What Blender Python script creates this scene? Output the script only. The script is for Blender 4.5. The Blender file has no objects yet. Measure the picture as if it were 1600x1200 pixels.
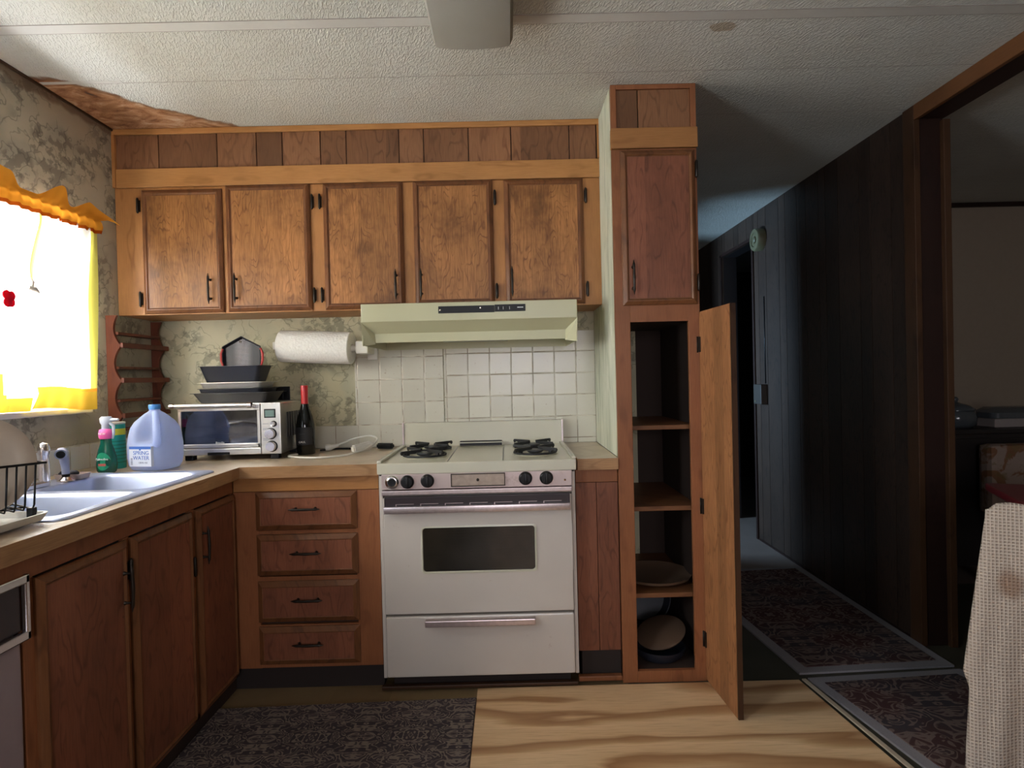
import bpy, bmesh, math, random
from mathutils import Vector, Matrix
random.seed(7)
SC = bpy.context.scene
COL = SC.collection
PI = math.pi

# ------------------------------------------------------------------ camera
cam_d = bpy.data.cameras.new('camera')
cam = bpy.data.objects.new('camera', cam_d); COL.objects.link(cam)
cam_d.sensor_width = 36.0
cam_d.lens = 948.0/1600.0*36.0
cam_d.clip_start = 0.02
YAW, PITCH, ROLL = math.radians(0.286), math.radians(-0.672), math.radians(1.4)
R = Matrix.Rotation(-YAW, 3, 'Z') @ Matrix.Rotation(PI/2+PITCH, 3, 'X') @ Matrix.Rotation(-ROLL, 3, 'Z')
cam.matrix_world = Matrix.Translation((0, 0, 1.23)) @ R.to_4x4()
SC.camera = cam
# ------------------------------------------------------------------ look
SC.view_settings.view_transform = 'Standard'
SC.view_settings.look = 'None'
SC.view_settings.gamma = 1.0
SC.view_settings.use_curve_mapping = False
SC.view_settings.exposure = 0.86
# ------------------------------------------------------------------ world and daylight
w = bpy.data.worlds.new('world'); SC.world = w; w.use_nodes = True
w.node_tree.nodes['Background'].inputs[0].default_value = (0.75, 0.85, 1.0, 1)
w.node_tree.nodes['Background'].inputs[1].default_value = 1.3

def area(name, loc, rot, sx, sy, power, color, spread=180):
    l = bpy.data.lights.new(name, 'AREA'); l.shape = 'RECTANGLE'; l.size = sx; l.size_y = sy
    l.energy = power; l.color = color; l.spread = math.radians(spread)
    o = bpy.data.objects.new(name, l); COL.objects.link(o); o.location = loc; o.rotation_euler = rot
    return o
# daylight standing outside each window, shining in through it
area('daylight_kitchen_window', (-2.05, 1.80, 1.42), (0, -PI/2, 0), 1.1, 1.7, 146, (0.91, 0.92, 1.0))
area('daylight_rear_window', (-2.0, 0.05, 1.40), (0, -PI/2, 0), 1.2, 1.0, 44, (0.82, 0.90, 1.0))
area('daylight_back_window', (0.20, -2.85, 1.45), (PI/2, 0, 0), 1.6, 1.1, 27, (1.0, 0.88, 0.92))
area('daylight_side_room', (-0.95, 4.60, 1.30), (0, -PI/2, 0), 0.6, 0.6, 22.0, (0.40, 0.68, 1.0), 95)

# ================================================================== helpers
class MB:
    """collects shapes and links them as one mesh object"""
    def __init__(s): s.bm = bmesh.new(); s.mi = 0
    def _faces(s, fs):
        for f in fs: f.material_index = s.mi
    def box(s, x0, x1, y0, y1, z0, z1, bev=0.0):
        x0, x1 = min(x0, x1), max(x0, x1); y0, y1 = min(y0, y1), max(y0, y1); z0, z1 = min(z0, z1), max(z0, z1)
        t = bmesh.new()
        v = [t.verts.new(p) for p in ((x0,y0,z0),(x1,y0,z0),(x1,y1,z0),(x0,y1,z0),(x0,y0,z1),(x1,y0,z1),(x1,y1,z1),(x0,y1,z1))]
        for q in ((3,2,1,0),(4,5,6,7),(0,1,5,4),(1,2,6,5),(2,3,7,6),(3,0,4,7)): t.faces.new([v[i] for i in q])
        if bev > 0:
            bev = min(bev, 0.45*min(x1-x0, y1-y0, z1-z0))
            bmesh.ops.bevel(t, geom=t.edges[:], offset=bev, segments=2, affect='EDGES', profile=0.6)
        s.merge(t); return s
    def merge(s, t, mat=None):
        if mat is not None: bmesh.ops.transform(t, matrix=mat, verts=t.verts)
        m = {}
        for v in t.verts: m[v] = s.bm.verts.new(v.co)
        for f in t.faces:
            try: nf = s.bm.faces.new([m[v] for v in f.verts]); nf.material_index = s.mi; nf.smooth = f.smooth
            except ValueError: pass
        t.free()
    def loft(s, rings, close=True, cap0=True, cap1=True, smooth=True):
        vr = [[s.bm.verts.new(p) for p in r] for r in rings]
        n = len(rings[0])
        for a, b in zip(vr[:-1], vr[1:]):
            for i in range(n if close else n-1):
                j = (i+1) % n
                try:
                    f = s.bm.faces.new((a[i], a[j], b[j], b[i])); f.material_index = s.mi; f.smooth = smooth
                except ValueError: pass
        if close and cap0:
            f = s.bm.faces.new(list(reversed(vr[0]))); f.material_index = s.mi
        if close and cap1:
            f = s.bm.faces.new(vr[-1]); f.material_index = s.mi
        return vr
    def lathe(s, prof, c, axis='Z', n=28, cap0=True, cap1=True):
        """prof = [(radius, height)]"""
        rings = []
        for r, h in prof:
            ring = []
            for i in range(n):
                a = 2*PI*i/n; u, v = max(r, 1e-4)*math.cos(a), max(r, 1e-4)*math.sin(a)
                if axis == 'Z': p = (c[0]+u, c[1]+v, c[2]+h)
                elif axis == 'Y': p = (c[0]+u, c[1]+h, c[2]+v)
                else: p = (c[0]+h, c[1]+u, c[2]+v)
                ring.append(p)
            rings.append(ring)
        s.loft(rings, cap0=cap0, cap1=cap1); return s
    def tube(s, pts, r, n=8, closed=False):
        pts = [Vector(p) for p in pts]; rings = []
        prev = None
        N = len(pts)
        for i, p in enumerate(pts):
            if closed: d = pts[(i+1) % N]-pts[i-1]
            else: d = pts[min(i+1, N-1)]-pts[max(i-1, 0)]
            d.normalize()
            if prev is None:
                ref = Vector((0,0,1)) if abs(d.z) < 0.9 else Vector((1,0,0))
                a = d.cross(ref).normalized()
            else:
                a = (prev - d*prev.dot(d)).normalized()
            prev = a; b = d.cross(a)
            rr = r[i] if isinstance(r, (list, tuple)) else r
            rings.append([p + a*rr*math.cos(2*PI*k/n) + b*rr*math.sin(2*PI*k/n) for k in range(n)])
        if closed: rings.append(rings[0]); s.loft(rings, cap0=False, cap1=False)
        else: s.loft(rings)
        return s
    def prism(s, poly, fn, h0, h1, smooth=False):
        """poly = [(a,b)], fn(a,b,h) -> xyz"""
        s.loft([[fn(a, b, h0) for a, b in poly], [fn(a, b, h1) for a, b in poly]], smooth=smooth); return s
    def ringprof(s, u0, u1, z0, z1, prof, fn, fill=None):
        """mitred frame: prof=[(inset,height)], fn(u,z,h); fill = height of a flat infill"""
        rings = [[fn(u0+i, z0+i, h), fn(u1-i, z0+i, h), fn(u1-i, z1-i, h), fn(u0+i, z1-i, h)] for i, h in prof] if False else \
                [[fn(u0+i, z0+i, h), fn(u1-i, z0+i, h), fn(u1-i, z1-i, h), fn(u0+i, z1-i, h)] for (i, h) in prof]
        s.loft(rings, cap0=False, cap1=False, smooth=False); return s
    def build(s, name, mats, parent=None, smooth=None, origin=None):
        bmesh.ops.remove_doubles(s.bm, verts=s.bm.verts, dist=1e-6)
        bmesh.ops.recalc_face_normals(s.bm, faces=s.bm.faces)
        if smooth is not None:
            for f in s.bm.faces: f.smooth = smooth
        off = Vector((0, 0, 0))
        if parent is not None: off = OFF[parent.name]
        elif origin == 'world': pass
        else:
            co = [v.co for v in s.bm.verts]
            lo = Vector((min(c.x for c in co), min(c.y for c in co), min(c.z for c in co)))
            hi = Vector((max(c.x for c in co), max(c.y for c in co), max(c.z for c in co)))
            off = Vector(((lo.x+hi.x)/2, (lo.y+hi.y)/2, lo.z))
        if off.length: bmesh.ops.translate(s.bm, verts=s.bm.verts, vec=-off)
        me = bpy.data.meshes.new(name); s.bm.to_mesh(me); s.bm.free()
        for m in (mats if isinstance(mats, (list, tuple)) else [mats]): me.materials.append(m)
        o = bpy.data.objects.new(name, me); COL.objects.link(o)
        if parent is not None: o.parent = parent
        else: o.location = off
        OFF[o.name] = off
        return o
OFF = {}
def tag(o, label, cat, group=None):
    o['label'] = label; o['category'] = cat
    if group: o['group'] = group
    return o
def thing(name, label, cat, loc=(0,0,0), group=None, local=False):
    o = bpy.data.objects.new(name, None); COL.objects.link(o); o.location = loc; o.empty_display_size = 0.1
    OFF[o.name] = Vector((0,0,0)) if local else Vector(loc)
    return tag(o, label, cat, group)
def struct(name, mb, mats, parent=None):
    o = mb.build(name, mats, parent, origin='world')
    if parent is None: o['kind'] = 'structure'
    return o
def auto_smooth(o, ang=35):
    for p in o.data.polygons: p.use_smooth = True
    try: o.data.set_sharp_from_angle(angle=math.radians(ang))
    except Exception: pass
    return o
def text(body, size, M, mat, parent, name='lettering', ext=0.0004):
    c = bpy.data.curves.new(name, 'FONT'); c.body = body; c.size = size; c.extrude = ext
    c.align_x = 'CENTER'; c.align_y = 'CENTER'
    t = bpy.data.objects.new(name+'_curve', c); COL.objects.link(t)
    bpy.context.view_layer.update()
    me = bpy.data.meshes.new_from_object(t)
    bpy.data.objects.remove(t); bpy.data.curves.remove(c)
    me.name = name
    M2 = Matrix.Translation(-OFF[parent.name]) @ M
    me.transform(M2); me.materials.clear(); me.materials.append(mat)
    o = bpy.data.objects.new(name, me); COL.objects.link(o); o.parent = parent
    OFF[o.name] = OFF[parent.name]
    return o
FACE_Y = Matrix.Rotation(PI/2, 4, 'X')        # text facing -Y

# ------------------------------------------------------------------ node DSL
class NT:
    def __init__(s, name):
        s.m = bpy.data.materials.new(name); s.m.use_nodes = True
        s.t = s.m.node_tree; s.n = s.t.nodes; s.l = s.t.links
        s.bsdf = s.n['Principled BSDF']; s.out = s.n['Material Output']
        s.tc = s.n.new('ShaderNodeTexCoord')
    def _in(s, sock, v):
        if v is None: return
        if isinstance(v, bpy.types.NodeSocket): s.l.new(v, sock)
        elif isinstance(v, (tuple, list)) and len(v) == 3 and sock.type == 'RGBA': sock.default_value = (*v, 1)
        else: sock.default_value = v
    def obj(s): return s.tc.outputs['Object']
    def math(s, op, a, b=None, c=None):
        n = s.n.new('ShaderNodeMath'); n.operation = op
        s._in(n.inputs[0], a); s._in(n.inputs[1], b); s._in(n.inputs[2], c); return n.outputs[0]
    def sep(s, v):
        n = s.n.new('ShaderNodeSeparateXYZ'); s._in(n.inputs[0], v); return n.outputs
    def comb(s, x=0., y=0., z=0.):
        n = s.n.new('ShaderNodeCombineXYZ'); s._in(n.inputs[0], x); s._in(n.inputs[1], y); s._in(n.inputs[2], z); return n.outputs[0]
    def noise(s, v, scale=1., detail=2., rough=0.5, w=None, dist=0., color=False):
        n = s.n.new('ShaderNodeTexNoise')
        if w is not None: n.noise_dimensions = '4D'; s._in(n.inputs['W'], w)
        s._in(n.inputs['Vector'], v); n.inputs['Scale'].default_value = scale
        n.inputs['Detail'].default_value = detail; n.inputs['Roughness'].default_value = rough; n.inputs['Distortion'].default_value = dist
        return n.outputs[1 if color else 0]
    def white(s, w):
        n = s.n.new('ShaderNodeTexWhiteNoise'); n.noise_dimensions = '1D'; s._in(n.inputs['W'], w); return n.outputs[0]
    def voronoi(s, v, scale, feature='F1', rand=1.0, out='Distance'):
        n = s.n.new('ShaderNodeTexVoronoi'); n.feature = feature; s._in(n.inputs['Vector'], v)
        n.inputs['Scale'].default_value = scale; n.inputs['Randomness'].default_value = rand
        return n.outputs[out]
    def ramp(s, f, stops, interp='LINEAR'):
        n = s.n.new('ShaderNodeValToRGB'); s._in(n.inputs[0], f); e = n.color_ramp.elements
        n.color_ramp.interpolation = interp
        while len(e) < len(stops): e.new(0.5)
        for i, (p, c) in enumerate(stops):
            e[i].position = p; e[i].color = (*c, 1) if isinstance(c, (tuple, list)) else (c, c, c, 1)
        return n.outputs[0]
    def mix(s, f, a, b, mode='MIX'):
        n = s.n.new('ShaderNodeMix'); n.data_type = 'RGBA'; n.blend_type = mode
        s._in(n.inputs[0], f); s._in(n.inputs[6], a); s._in(n.inputs[7], b); return n.outputs[2]
    def smooth(s, f, lo, hi):
        n = s.n.new('ShaderNodeMapRange'); n.interpolation_type = 'SMOOTHSTEP'
        s._in(n.inputs[0], f); n.inputs[1].default_value = lo; n.inputs[2].default_value = hi; return n.outputs[0]
    def island(s): return s.n.new('ShaderNodeNewGeometry').outputs['Random Per Island']
    def rnd(s): return s.n.new('ShaderNodeObjectInfo').outputs['Random']
    def bump(s, h, strength=0.3, dist=0.002):
        n = s.n.new('ShaderNodeBump'); n.inputs['Strength'].default_value = strength; n.inputs['Distance'].default_value = dist
        s._in(n.inputs['Height'], h); s.l.new(n.outputs[0], s.bsdf.inputs['Normal']); return n.outputs[0]
    def set(s, color=None, rough=None, metal=None, spec=None):
        if color is not None: s._in(s.bsdf.inputs['Base Color'], color)
        if rough is not None: s._in(s.bsdf.inputs['Roughness'], rough)
        if metal is not None: s._in(s.bsdf.inputs['Metallic'], metal)
        if spec is not None: s._in(s.bsdf.inputs['Specular IOR Level'], spec)
        return s.m

def simple(name, color, rough=0.5, metal=0.0, spec=0.5, speck=0.06, scale=40):
    """a plain finish with a faint procedural unevenness"""
    t = NT(name)
    n = t.noise(t.obj(), scale, 3, 0.6)
    k = t.math('MULTIPLY_ADD', n, 2*speck, 1-speck)
    c = t.mix(1.0, color, t.comb(k, k, k), 'MULTIPLY')
    return t.set(c, rough, metal, spec)

def wood(name, dark, light, axis='z', strip=0.085, ring=9.0, pore=0.35, rough=0.42, var=0.28, grime=0.0):
    t = NT(name); x, y, z = t.sep(t.obj())
    if axis == 'z': u = t.math('ADD', x, y); v = z
    elif axis == 'x': u = z; v = t.math('ADD', x, y)
    else: u = x; v = y            # floor sheets, grain along y
    seed = t.math('ADD', t.math('MULTIPLY', t.rnd(), 37.0), t.math('MULTIPLY', t.island(), 19.0))
    st = t.white(t.math('ADD', t.math('FLOOR', t.math('DIVIDE', t.math('ADD', u, 5.0), strip)), t.math('FLOOR', t.math('MULTIPLY', seed, 3.0))))
    W = t.math('ADD', seed, t.math('MULTIPLY', st, 9.0))
    p = t.comb(t.math('MULTIPLY', u, 17.0), 0.0, t.math('MULTIPLY', v, 4.6))
    N = t.noise(p, 1.0, 1.5, 0.45, w=W)
    rings = t.math('PINGPONG', t.math('MULTIPLY', N, ring), 0.5)
    rings = t.smooth(rings, 0.0, 0.20)
    q = t.comb(t.math('MULTIPLY', u, 330.0), 0.0, t.math('MULTIPLY', v, 14.0))
    P = t.smooth(t.noise(q, 1.0, 3, 0.6, w=seed), 0.35, 0.62)
    fade = t.smooth(t.noise(t.comb(t.math('MULTIPLY', u, 22.0), 0.0, t.math('MULTIPLY', v, 9.0)), 1.0, 2, 0.5, w=seed), 0.35, 0.65)
    rings = t.math('SUBTRACT', 1.0, t.math('MULTIPLY', t.math('SUBTRACT', 1.0, rings), t.math('MULTIPLY_ADD', fade, 0.75, 0.12)))
    fac = t.math('MULTIPLY', rings, t.math('MULTIPLY_ADD', P, pore, 1-pore))
    big = t.noise(t.comb(t.math('MULTIPLY', u, 4.0), 0.0, t.math('MULTIPLY', v, 2.0)), 1.0, 3, 0.6, w=seed)
    fac = t.math('MULTIPLY_ADD', fac, 0.75, t.math('MULTIPLY', big, 0.35))
    c = t.mix(fac, dark, light)
    k = t.math('ADD', t.math('MULTIPLY_ADD', st, var, 1-var*0.5), t.math('MULTIPLY_ADD', big, 0.5, -0.25))
    c = t.mix(1.0, c, t.comb(k, k, k), 'MULTIPLY')
    if grime:
        g = t.smooth(t.noise(t.obj(), 5.0, 4, 0.65, w=seed), 0.42, 0.75)
        c = t.mix(t.math('MULTIPLY', g, grime), c, (dark[0]*0.55, dark[1]*0.55, dark[2]*0.5))
    t.bump(fac, 0.22, 0.0012)
    return t.set(c, rough, spec=0.35)

# ------------------------------------------------------------------ materials
W_DOOR  = wood('oak_door', (0.125,0.044,0.014), (0.48,0.208,0.068), 'z', 0.085, 15.0, 0.6, 0.38, 0.42, 0.75)
W_MOULD = wood('door_moulding', (0.085,0.031,0.014), (0.21,0.082,0.031), 'z', 0.5, 4.0, 0.3, 0.36, 0.1, 0.3)
W_FRAME = wood('face_frame_wood', (0.26,0.10,0.030), (0.46,0.205,0.066), 'z', 0.6, 3.0, 0.35, 0.42, 0.1, 0.2)
W_RAIL  = wood('rail_wood', (0.30,0.125,0.036), (0.50,0.235,0.078), 'x', 0.6, 3.0, 0.35, 0.42, 0.1, 0.15)
W_PLANK = wood('panelling_plank', (0.11,0.044,0.018), (0.27,0.122,0.056), 'z', 0.6, 7.0, 0.35, 0.5, 0.6, 0.1)
W_BASE  = wood('base_cabinet_wood', (0.115,0.036,0.020), (0.28,0.100,0.052), 'z', 0.08, 8.0, 0.4, 0.42, 0.3, 0.3)
W_BASEF = wood('base_frame_wood', (0.17,0.056,0.022), (0.31,0.115,0.046), 'z', 0.6, 3.0, 0.35, 0.42, 0.1, 0.2)
W_APRON = wood('apron_wood', (0.26,0.105,0.033), (0.42,0.19,0.062), 'x', 0.6, 3.0, 0.35, 0.42, 0.1, 0.15)
W_EDGE  = wood('worktop_edge_laminate', (0.24,0.12,0.052), (0.44,0.245,0.115), 'x', 0.6, 4.0, 0.5, 0.4, 0.1, 0.1)
W_RACK  = wood('spice_rack_wood', (0.07,0.017,0.009), (0.17,0.046,0.021), 'z', 0.6, 3.0, 0.3, 0.5, 0.1, 0.1)
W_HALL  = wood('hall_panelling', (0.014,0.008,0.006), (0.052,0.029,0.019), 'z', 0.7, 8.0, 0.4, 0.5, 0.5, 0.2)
W_TRIM  = wood('dark_trim_wood', (0.030,0.012,0.006), (0.064,0.028,0.012), 'z', 0.7, 3.0, 0.3, 0.45, 0.1, 0.1)
W_TRIMX = wood('beam_trim_wood', (0.07,0.026,0.009), (0.15,0.060,0.021), 'x', 0.7, 3.0, 0.3, 0.45, 0.1, 0.1)
W_JAMB  = wood('jamb_wood', (0.010,0.004,0.003), (0.024,0.009,0.006), 'z', 0.7, 3.0, 0.3, 0.5, 0.1, 0.1)
W_PDOOR = wood('pantry_door_back', (0.17,0.062,0.022), (0.42,0.185,0.075), 'z', 0.075, 9.0, 0.55, 0.5, 0.3, 0.2)
W_SHELF = wood('shelf_wood', (0.10,0.036,0.014), (0.20,0.082,0.032), 'x', 0.6, 3.0, 0.3, 0.5, 0.1, 0.2)
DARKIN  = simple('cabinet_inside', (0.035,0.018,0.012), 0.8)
TOEKICK = simple('toe_kick', (0.018,0.010,0.008), 0.7)

def m_ceiling():
    t = NT('textured_ceiling'); o = t.obj(); x, y, z = t.sep(o)
    d = t.math('ADD', t.math('DIVIDE', t.math('ADD', x, 1.735), 0.50), t.math('DIVIDE', t.math('SUBTRACT', 2.72, y), 0.47))
    dd = t.math('ADD', d, t.math('MULTIPLY_ADD', t.noise(o, 7.0, 3, 0.5), 0.5, -0.25))
    m = t.math('MULTIPLY', t.math('SUBTRACT', 1.0, t.smooth(dd, 1.08, 1.13)), t.math('LESS_THAN', y, 2.8))
    n1 = t.noise(t.comb(t.math('MULTIPLY', x, 7.0), t.math('MULTIPLY', y, 11.0), 0.0), 1.0, 6, 0.7, dist=1.4)
    st = t.ramp(n1, [(0.30, (0.07,0.045,0.04)), (0.42, (0.26,0.11,0.045)), (0.56, (0.46,0.24,0.12)), (0.72, (0.66,0.48,0.33))])
    base = t.mix(t.smooth(t.noise(o, 1.3, 4, 0.55), 0.3, 0.75), (0.58,0.565,0.50), (0.66,0.655,0.60))
    str_ = t.noise(t.comb(t.math('MULTIPLY', x, 3.0), t.math('MULTIPLY', y, 45.0), 0.0), 1.0, 4, 0.7)
    base = t.mix(t.math('MULTIPLY', t.smooth(str_, 0.5, 0.8), 0.35), base, (0.46,0.41,0.34))
    edge = t.math('SUBTRACT', t.smooth(dd, 1.02, 1.08), t.smooth(dd, 1.10, 1.15))
    c = t.mix(m, base, st)
    c = t.mix(t.math('MULTIPLY', t.math('MULTIPLY', t.math('MAXIMUM', edge, 0.0), t.math('LESS_THAN', y, 2.8)), 0.6), c, (0.16,0.09,0.05))
    # small round brown spot
    ex = t.math('DIVIDE', t.math('SUBTRACT', x, 0.737), 0.048); ey = t.math('DIVIDE', t.math('SUBTRACT', y, 2.016), 0.030)
    r = t.math('SQRT', t.math('ADD', t.math('MULTIPLY', ex, ex), t.math('MULTIPLY', ey, ey)))
    r = t.math('ADD', r, t.math('MULTIPLY_ADD', t.noise(o, 40.0, 2), 0.5, -0.25))
    c = t.mix(t.math('SUBTRACT', 0.75, t.math('MULTIPLY', t.smooth(r, 0.8, 1.0), 0.75)), c, (0.36,0.27,0.17))
    a = t.comb(t.math('MULTIPLY', t.math('ADD', x, t.math('MULTIPLY', y, 0.35)), 150.0), t.math('MULTIPLY', t.math('SUBTRACT', y, t.math('MULTIPLY', x, 0.0)), 55.0), 0.0)
    h = t.smooth(t.noise(a, 1.0, 2, 0.5, dist=0.4), 0.45, 0.62)
    h = t.math('MULTIPLY', h, t.math('SUBTRACT', 1.0, t.math('MULTIPLY', m, 0.9)))
    t.bump(h, 0.55, 0.004)
    return t.set(c, 0.75, spec=0.2)
CEIL = m_ceiling()
CSTRIP = simple('ceiling_batten', (0.58,0.56,0.51), 0.7)

SEAMD = simple('ceiling_seam_shade', (0.34,0.30,0.26), 0.8)
def m_wallpaper(name, base, base2, ink, ink2, bluish=0.0):
    t = NT(name); x, y, z = t.sep(t.obj())
    u = t.math('ADD', x, y); p = t.comb(u, z, 0.0)
    pw = t.mix(0.05, p, t.noise(p, 9.0, 2, 0.5, color=True), 'ADD')
    cell = t.voronoi(pw, 5.6, rand=0.8)
    n = t.noise(p, 21.0, 4, 0.58)
    blot = t.math('MULTIPLY', t.smooth(t.math('SUBTRACT', 0.58, cell), 0.02, 0.20), t.smooth(n, 0.46, 0.53))
    lines = t.math('SUBTRACT', 1.0, t.smooth(t.math('ABSOLUTE', t.math('SUBTRACT', t.noise(p, 13.0, 2, 0.5), 0.5)), 0.004, 0.022))
    lines = t.math('MULTIPLY', lines, t.smooth(t.math('SUBTRACT', 0.75, cell), 0.02, 0.2))
    wash = t.smooth(t.noise(p, 4.2, 3, 0.5), 0.50, 0.62)
    c = t.mix(t.smooth(t.noise(p, 2.0, 3, 0.5), 0.35, 0.7), base, base2)
    c = t.mix(t.math('MULTIPLY', wash, 0.32), c, ink2)
    c = t.mix(t.math('MULTIPLY', blot, 0.62), c, ink)
    c = t.mix(t.math('MULTIPLY', lines, 0.5), c, (ink[0]*0.7, ink[1]*0.7, ink[2]*0.7))
    if bluish:
        dmp = t.math('ADD', z, t.math('MULTIPLY_ADD', t.noise(p, 5.0, 3), 0.12, -0.06))
        c = t.mix(t.math('MULTIPLY', t.smooth(dmp, 2.315, 2.335), 0.65), c, (0.15,0.085,0.05))
    return t.set(c, 0.6, spec=0.3)
PAPER_B = m_wallpaper('wallpaper_back', (0.50,0.45,0.29), (0.60,0.55,0.38), (0.20,0.19,0.13), (0.33,0.35,0.27))
PAPER_L = m_wallpaper('wallpaper_left', (0.42,0.38,0.29), (0.54,0.49,0.38), (0.14,0.13,0.11), (0.24,0.24,0.22), 1.0)
def m_sidepanel():
    t = NT('pale_green_side_panel'); x, y, z = t.sep(t.obj())
    p = t.comb(0.0, t.math('MULTIPLY', y, 16.0), t.math('MULTIPLY', z, 3.0))
    n = t.noise(p, 1.0, 5, 0.65, dist=0.8)
    c = t.ramp(n, [(0.3, (0.40,0.42,0.30)), (0.5, (0.66,0.67,0.52)), (0.7, (0.80,0.79,0.66))])
    return t.set(c, 0.6)
SIDEP = m_sidepanel()

def m_tile(name, u0, z0, pitch=0.1125, col=(0.66,0.63,0.52)):
    t = NT(name); x, y, z = t.sep(t.obj()); u = t.math('ADD', x, y)
    a = t.math('DIVIDE', t.math('SUBTRACT', u, u0), pitch); b = t.math('DIVIDE', t.math('SUBTRACT', z, z0), pitch)
    fa = t.math('ABSOLUTE', t.math('SUBTRACT', t.math('FRACT', a), 0.5)); fb = t.math('ABSOLUTE', t.math('SUBTRACT', t.math('FRACT', b), 0.5))
    e = t.math('MAXIMUM', fa, fb); g = t.smooth(e, 0.478, 0.492)
    r = t.white(t.math('ADD', t.math('FLOOR', a), t.math('MULTIPLY', t.math('FLOOR', b), 17.3)))
    k = t.math('MULTIPLY_ADD', r, 0.10, 0.93)
    c = t.mix(1.0, col, t.comb(k, k, k), 'MULTIPLY')
    sp = t.smooth(t.noise(t.obj(), 70.0, 3, 0.6), 0.66, 0.74)
    c = t.mix(t.math('MULTIPLY', sp, 0.5), c, (0.36,0.24,0.14))
    gr = t.mix(t.smooth(t.noise(t.obj(), 9.0, 3, 0.6), 0.42, 0.6), (0.30,0.23,0.15), (0.66,0.60,0.48))
    c = t.mix(g, c, gr)
    t.bump(t.math('SUBTRACT', 1.0, t.smooth(e, 0.455, 0.49)), 0.5, 0.002)
    return t.set(c, t.math('MULTIPLY_ADD', g, 0.5, 0.22))
TILE_L = m_tile('tile_left', -0.757+3.0, 0.90, 0.1105)
TILE_R = m_tile('tile_right', -0.318+3.0, 0.925, 0.1065)
TILE_SIDE = m_tile('tile_side', -1.73+2.50, 0.885, 0.1125, (0.82,0.80,0.80))

def m_floor():
    t = NT('worn_vinyl_floor'); x, y, z = t.sep(t.obj())
    a = t.math('DIVIDE', t.math('ADD', x, 9.0), 0.23); b = t.math('DIVIDE', t.math('ADD', y, 9.0), 0.23)
    r = t.white(t.math('ADD', t.math('FLOOR', a), t.math('MULTIPLY', t.math('FLOOR', b), 7.7)))
    n = t.noise(t.obj(), 5.0, 4, 0.6)
    f = t.math('ADD', t.math('MULTIPLY', r, 0.5), t.math('MULTIPLY', n, 0.5))
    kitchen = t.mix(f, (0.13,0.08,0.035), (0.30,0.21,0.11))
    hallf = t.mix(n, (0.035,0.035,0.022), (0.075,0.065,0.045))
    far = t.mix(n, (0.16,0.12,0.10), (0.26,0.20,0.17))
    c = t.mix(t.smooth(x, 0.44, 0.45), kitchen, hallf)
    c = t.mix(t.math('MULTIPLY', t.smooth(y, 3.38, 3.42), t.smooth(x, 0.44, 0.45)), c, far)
    return t.set(c, 0.5, spec=0.3)
FLOOR = m_floor()

def m_ply():
    t = NT('plywood'); x, y, z = t.sep(t.obj())
    p = t.comb(t.math('MULTIPLY', x, 1.0), t.math('MULTIPLY', y, 5.5), 0.0)
    n = t.noise(p, 1.0, 3, 0.42, dist=0.5)
    f = t.math('FRACT', t.math('ADD', t.math('MULTIPLY', n, 2.2), t.math('MULTIPLY', y, 5.2)))
    c = t.ramp(f, [(0.0, (0.36,0.18,0.080)), (0.10, (0.68,0.44,0.24)), (0.60, (0.76,0.52,0.30)), (0.80, (0.52,0.30,0.145)), (1.0, (0.36,0.18,0.080))])
    n2 = t.noise(t.comb(t.math('MULTIPLY', x, 8.0), t.math('MULTIPLY', y, 140.0), 0.0), 1.0, 4, 0.6)
    c = t.mix(t.math('MULTIPLY', t.smooth(n2, 0.45, 0.7), 0.3), c, (0.34,0.17,0.075))
    return t.set(c, 0.5, spec=0.3)
PLY = m_ply()

def m_rug(name, bg, line, accent, size=0.32, sc=17.0):
    t = NT(name); x, y, z = t.sep(t.obj())
    u = t.math('PINGPONG', t.math('ADD', x, 5.0), size/2); v = t.math('PINGPONG', t.math('ADD', y, 5.0), size*0.7)
    p = t.comb(u, v, 0.0)
    n = t.noise(p, sc, 1.5, 0.5, dist=1.5)
    l = t.math('SUBTRACT', 1.0, t.smooth(t.math('PINGPONG', t.math('MULTIPLY', n, 7.0), 0.5), 0.12, 0.24))
    big = t.noise(t.obj(), 3.0, 2, 0.5)
    c = t.mix(t.smooth(t.noise(p, 5.0, 2), 0.4, 0.6), bg, accent)
    c = t.mix(t.math('MULTIPLY', l, 0.85), c, line)
    fuzz = t.noise(t.obj(), 400.0, 2, 0.7)
    k = t.math('MULTIPLY_ADD', fuzz, 0.9, 0.55)
    c = t.mix(1.0, c, t.comb(k, k, k), 'MULTIPLY')
    t.bump(fuzz, 0.6, 0.003)
    return t.set(c, 0.95, spec=0.1)
RUG_K = m_rug('kitchen_rug_pile', (0.070,0.054,0.058), (0.22,0.175,0.145), (0.050,0.040,0.044), 0.34)
RUG_H = m_rug('hall_rug_pile', (0.075,0.036,0.034), (0.19,0.135,0.115), (0.055,0.045,0.05), 0.44, 10.0)
RUG_B = simple('rug_border', (0.24,0.22,0.23), 0.95, spec=0.1, speck=0.2, scale=300)

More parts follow.
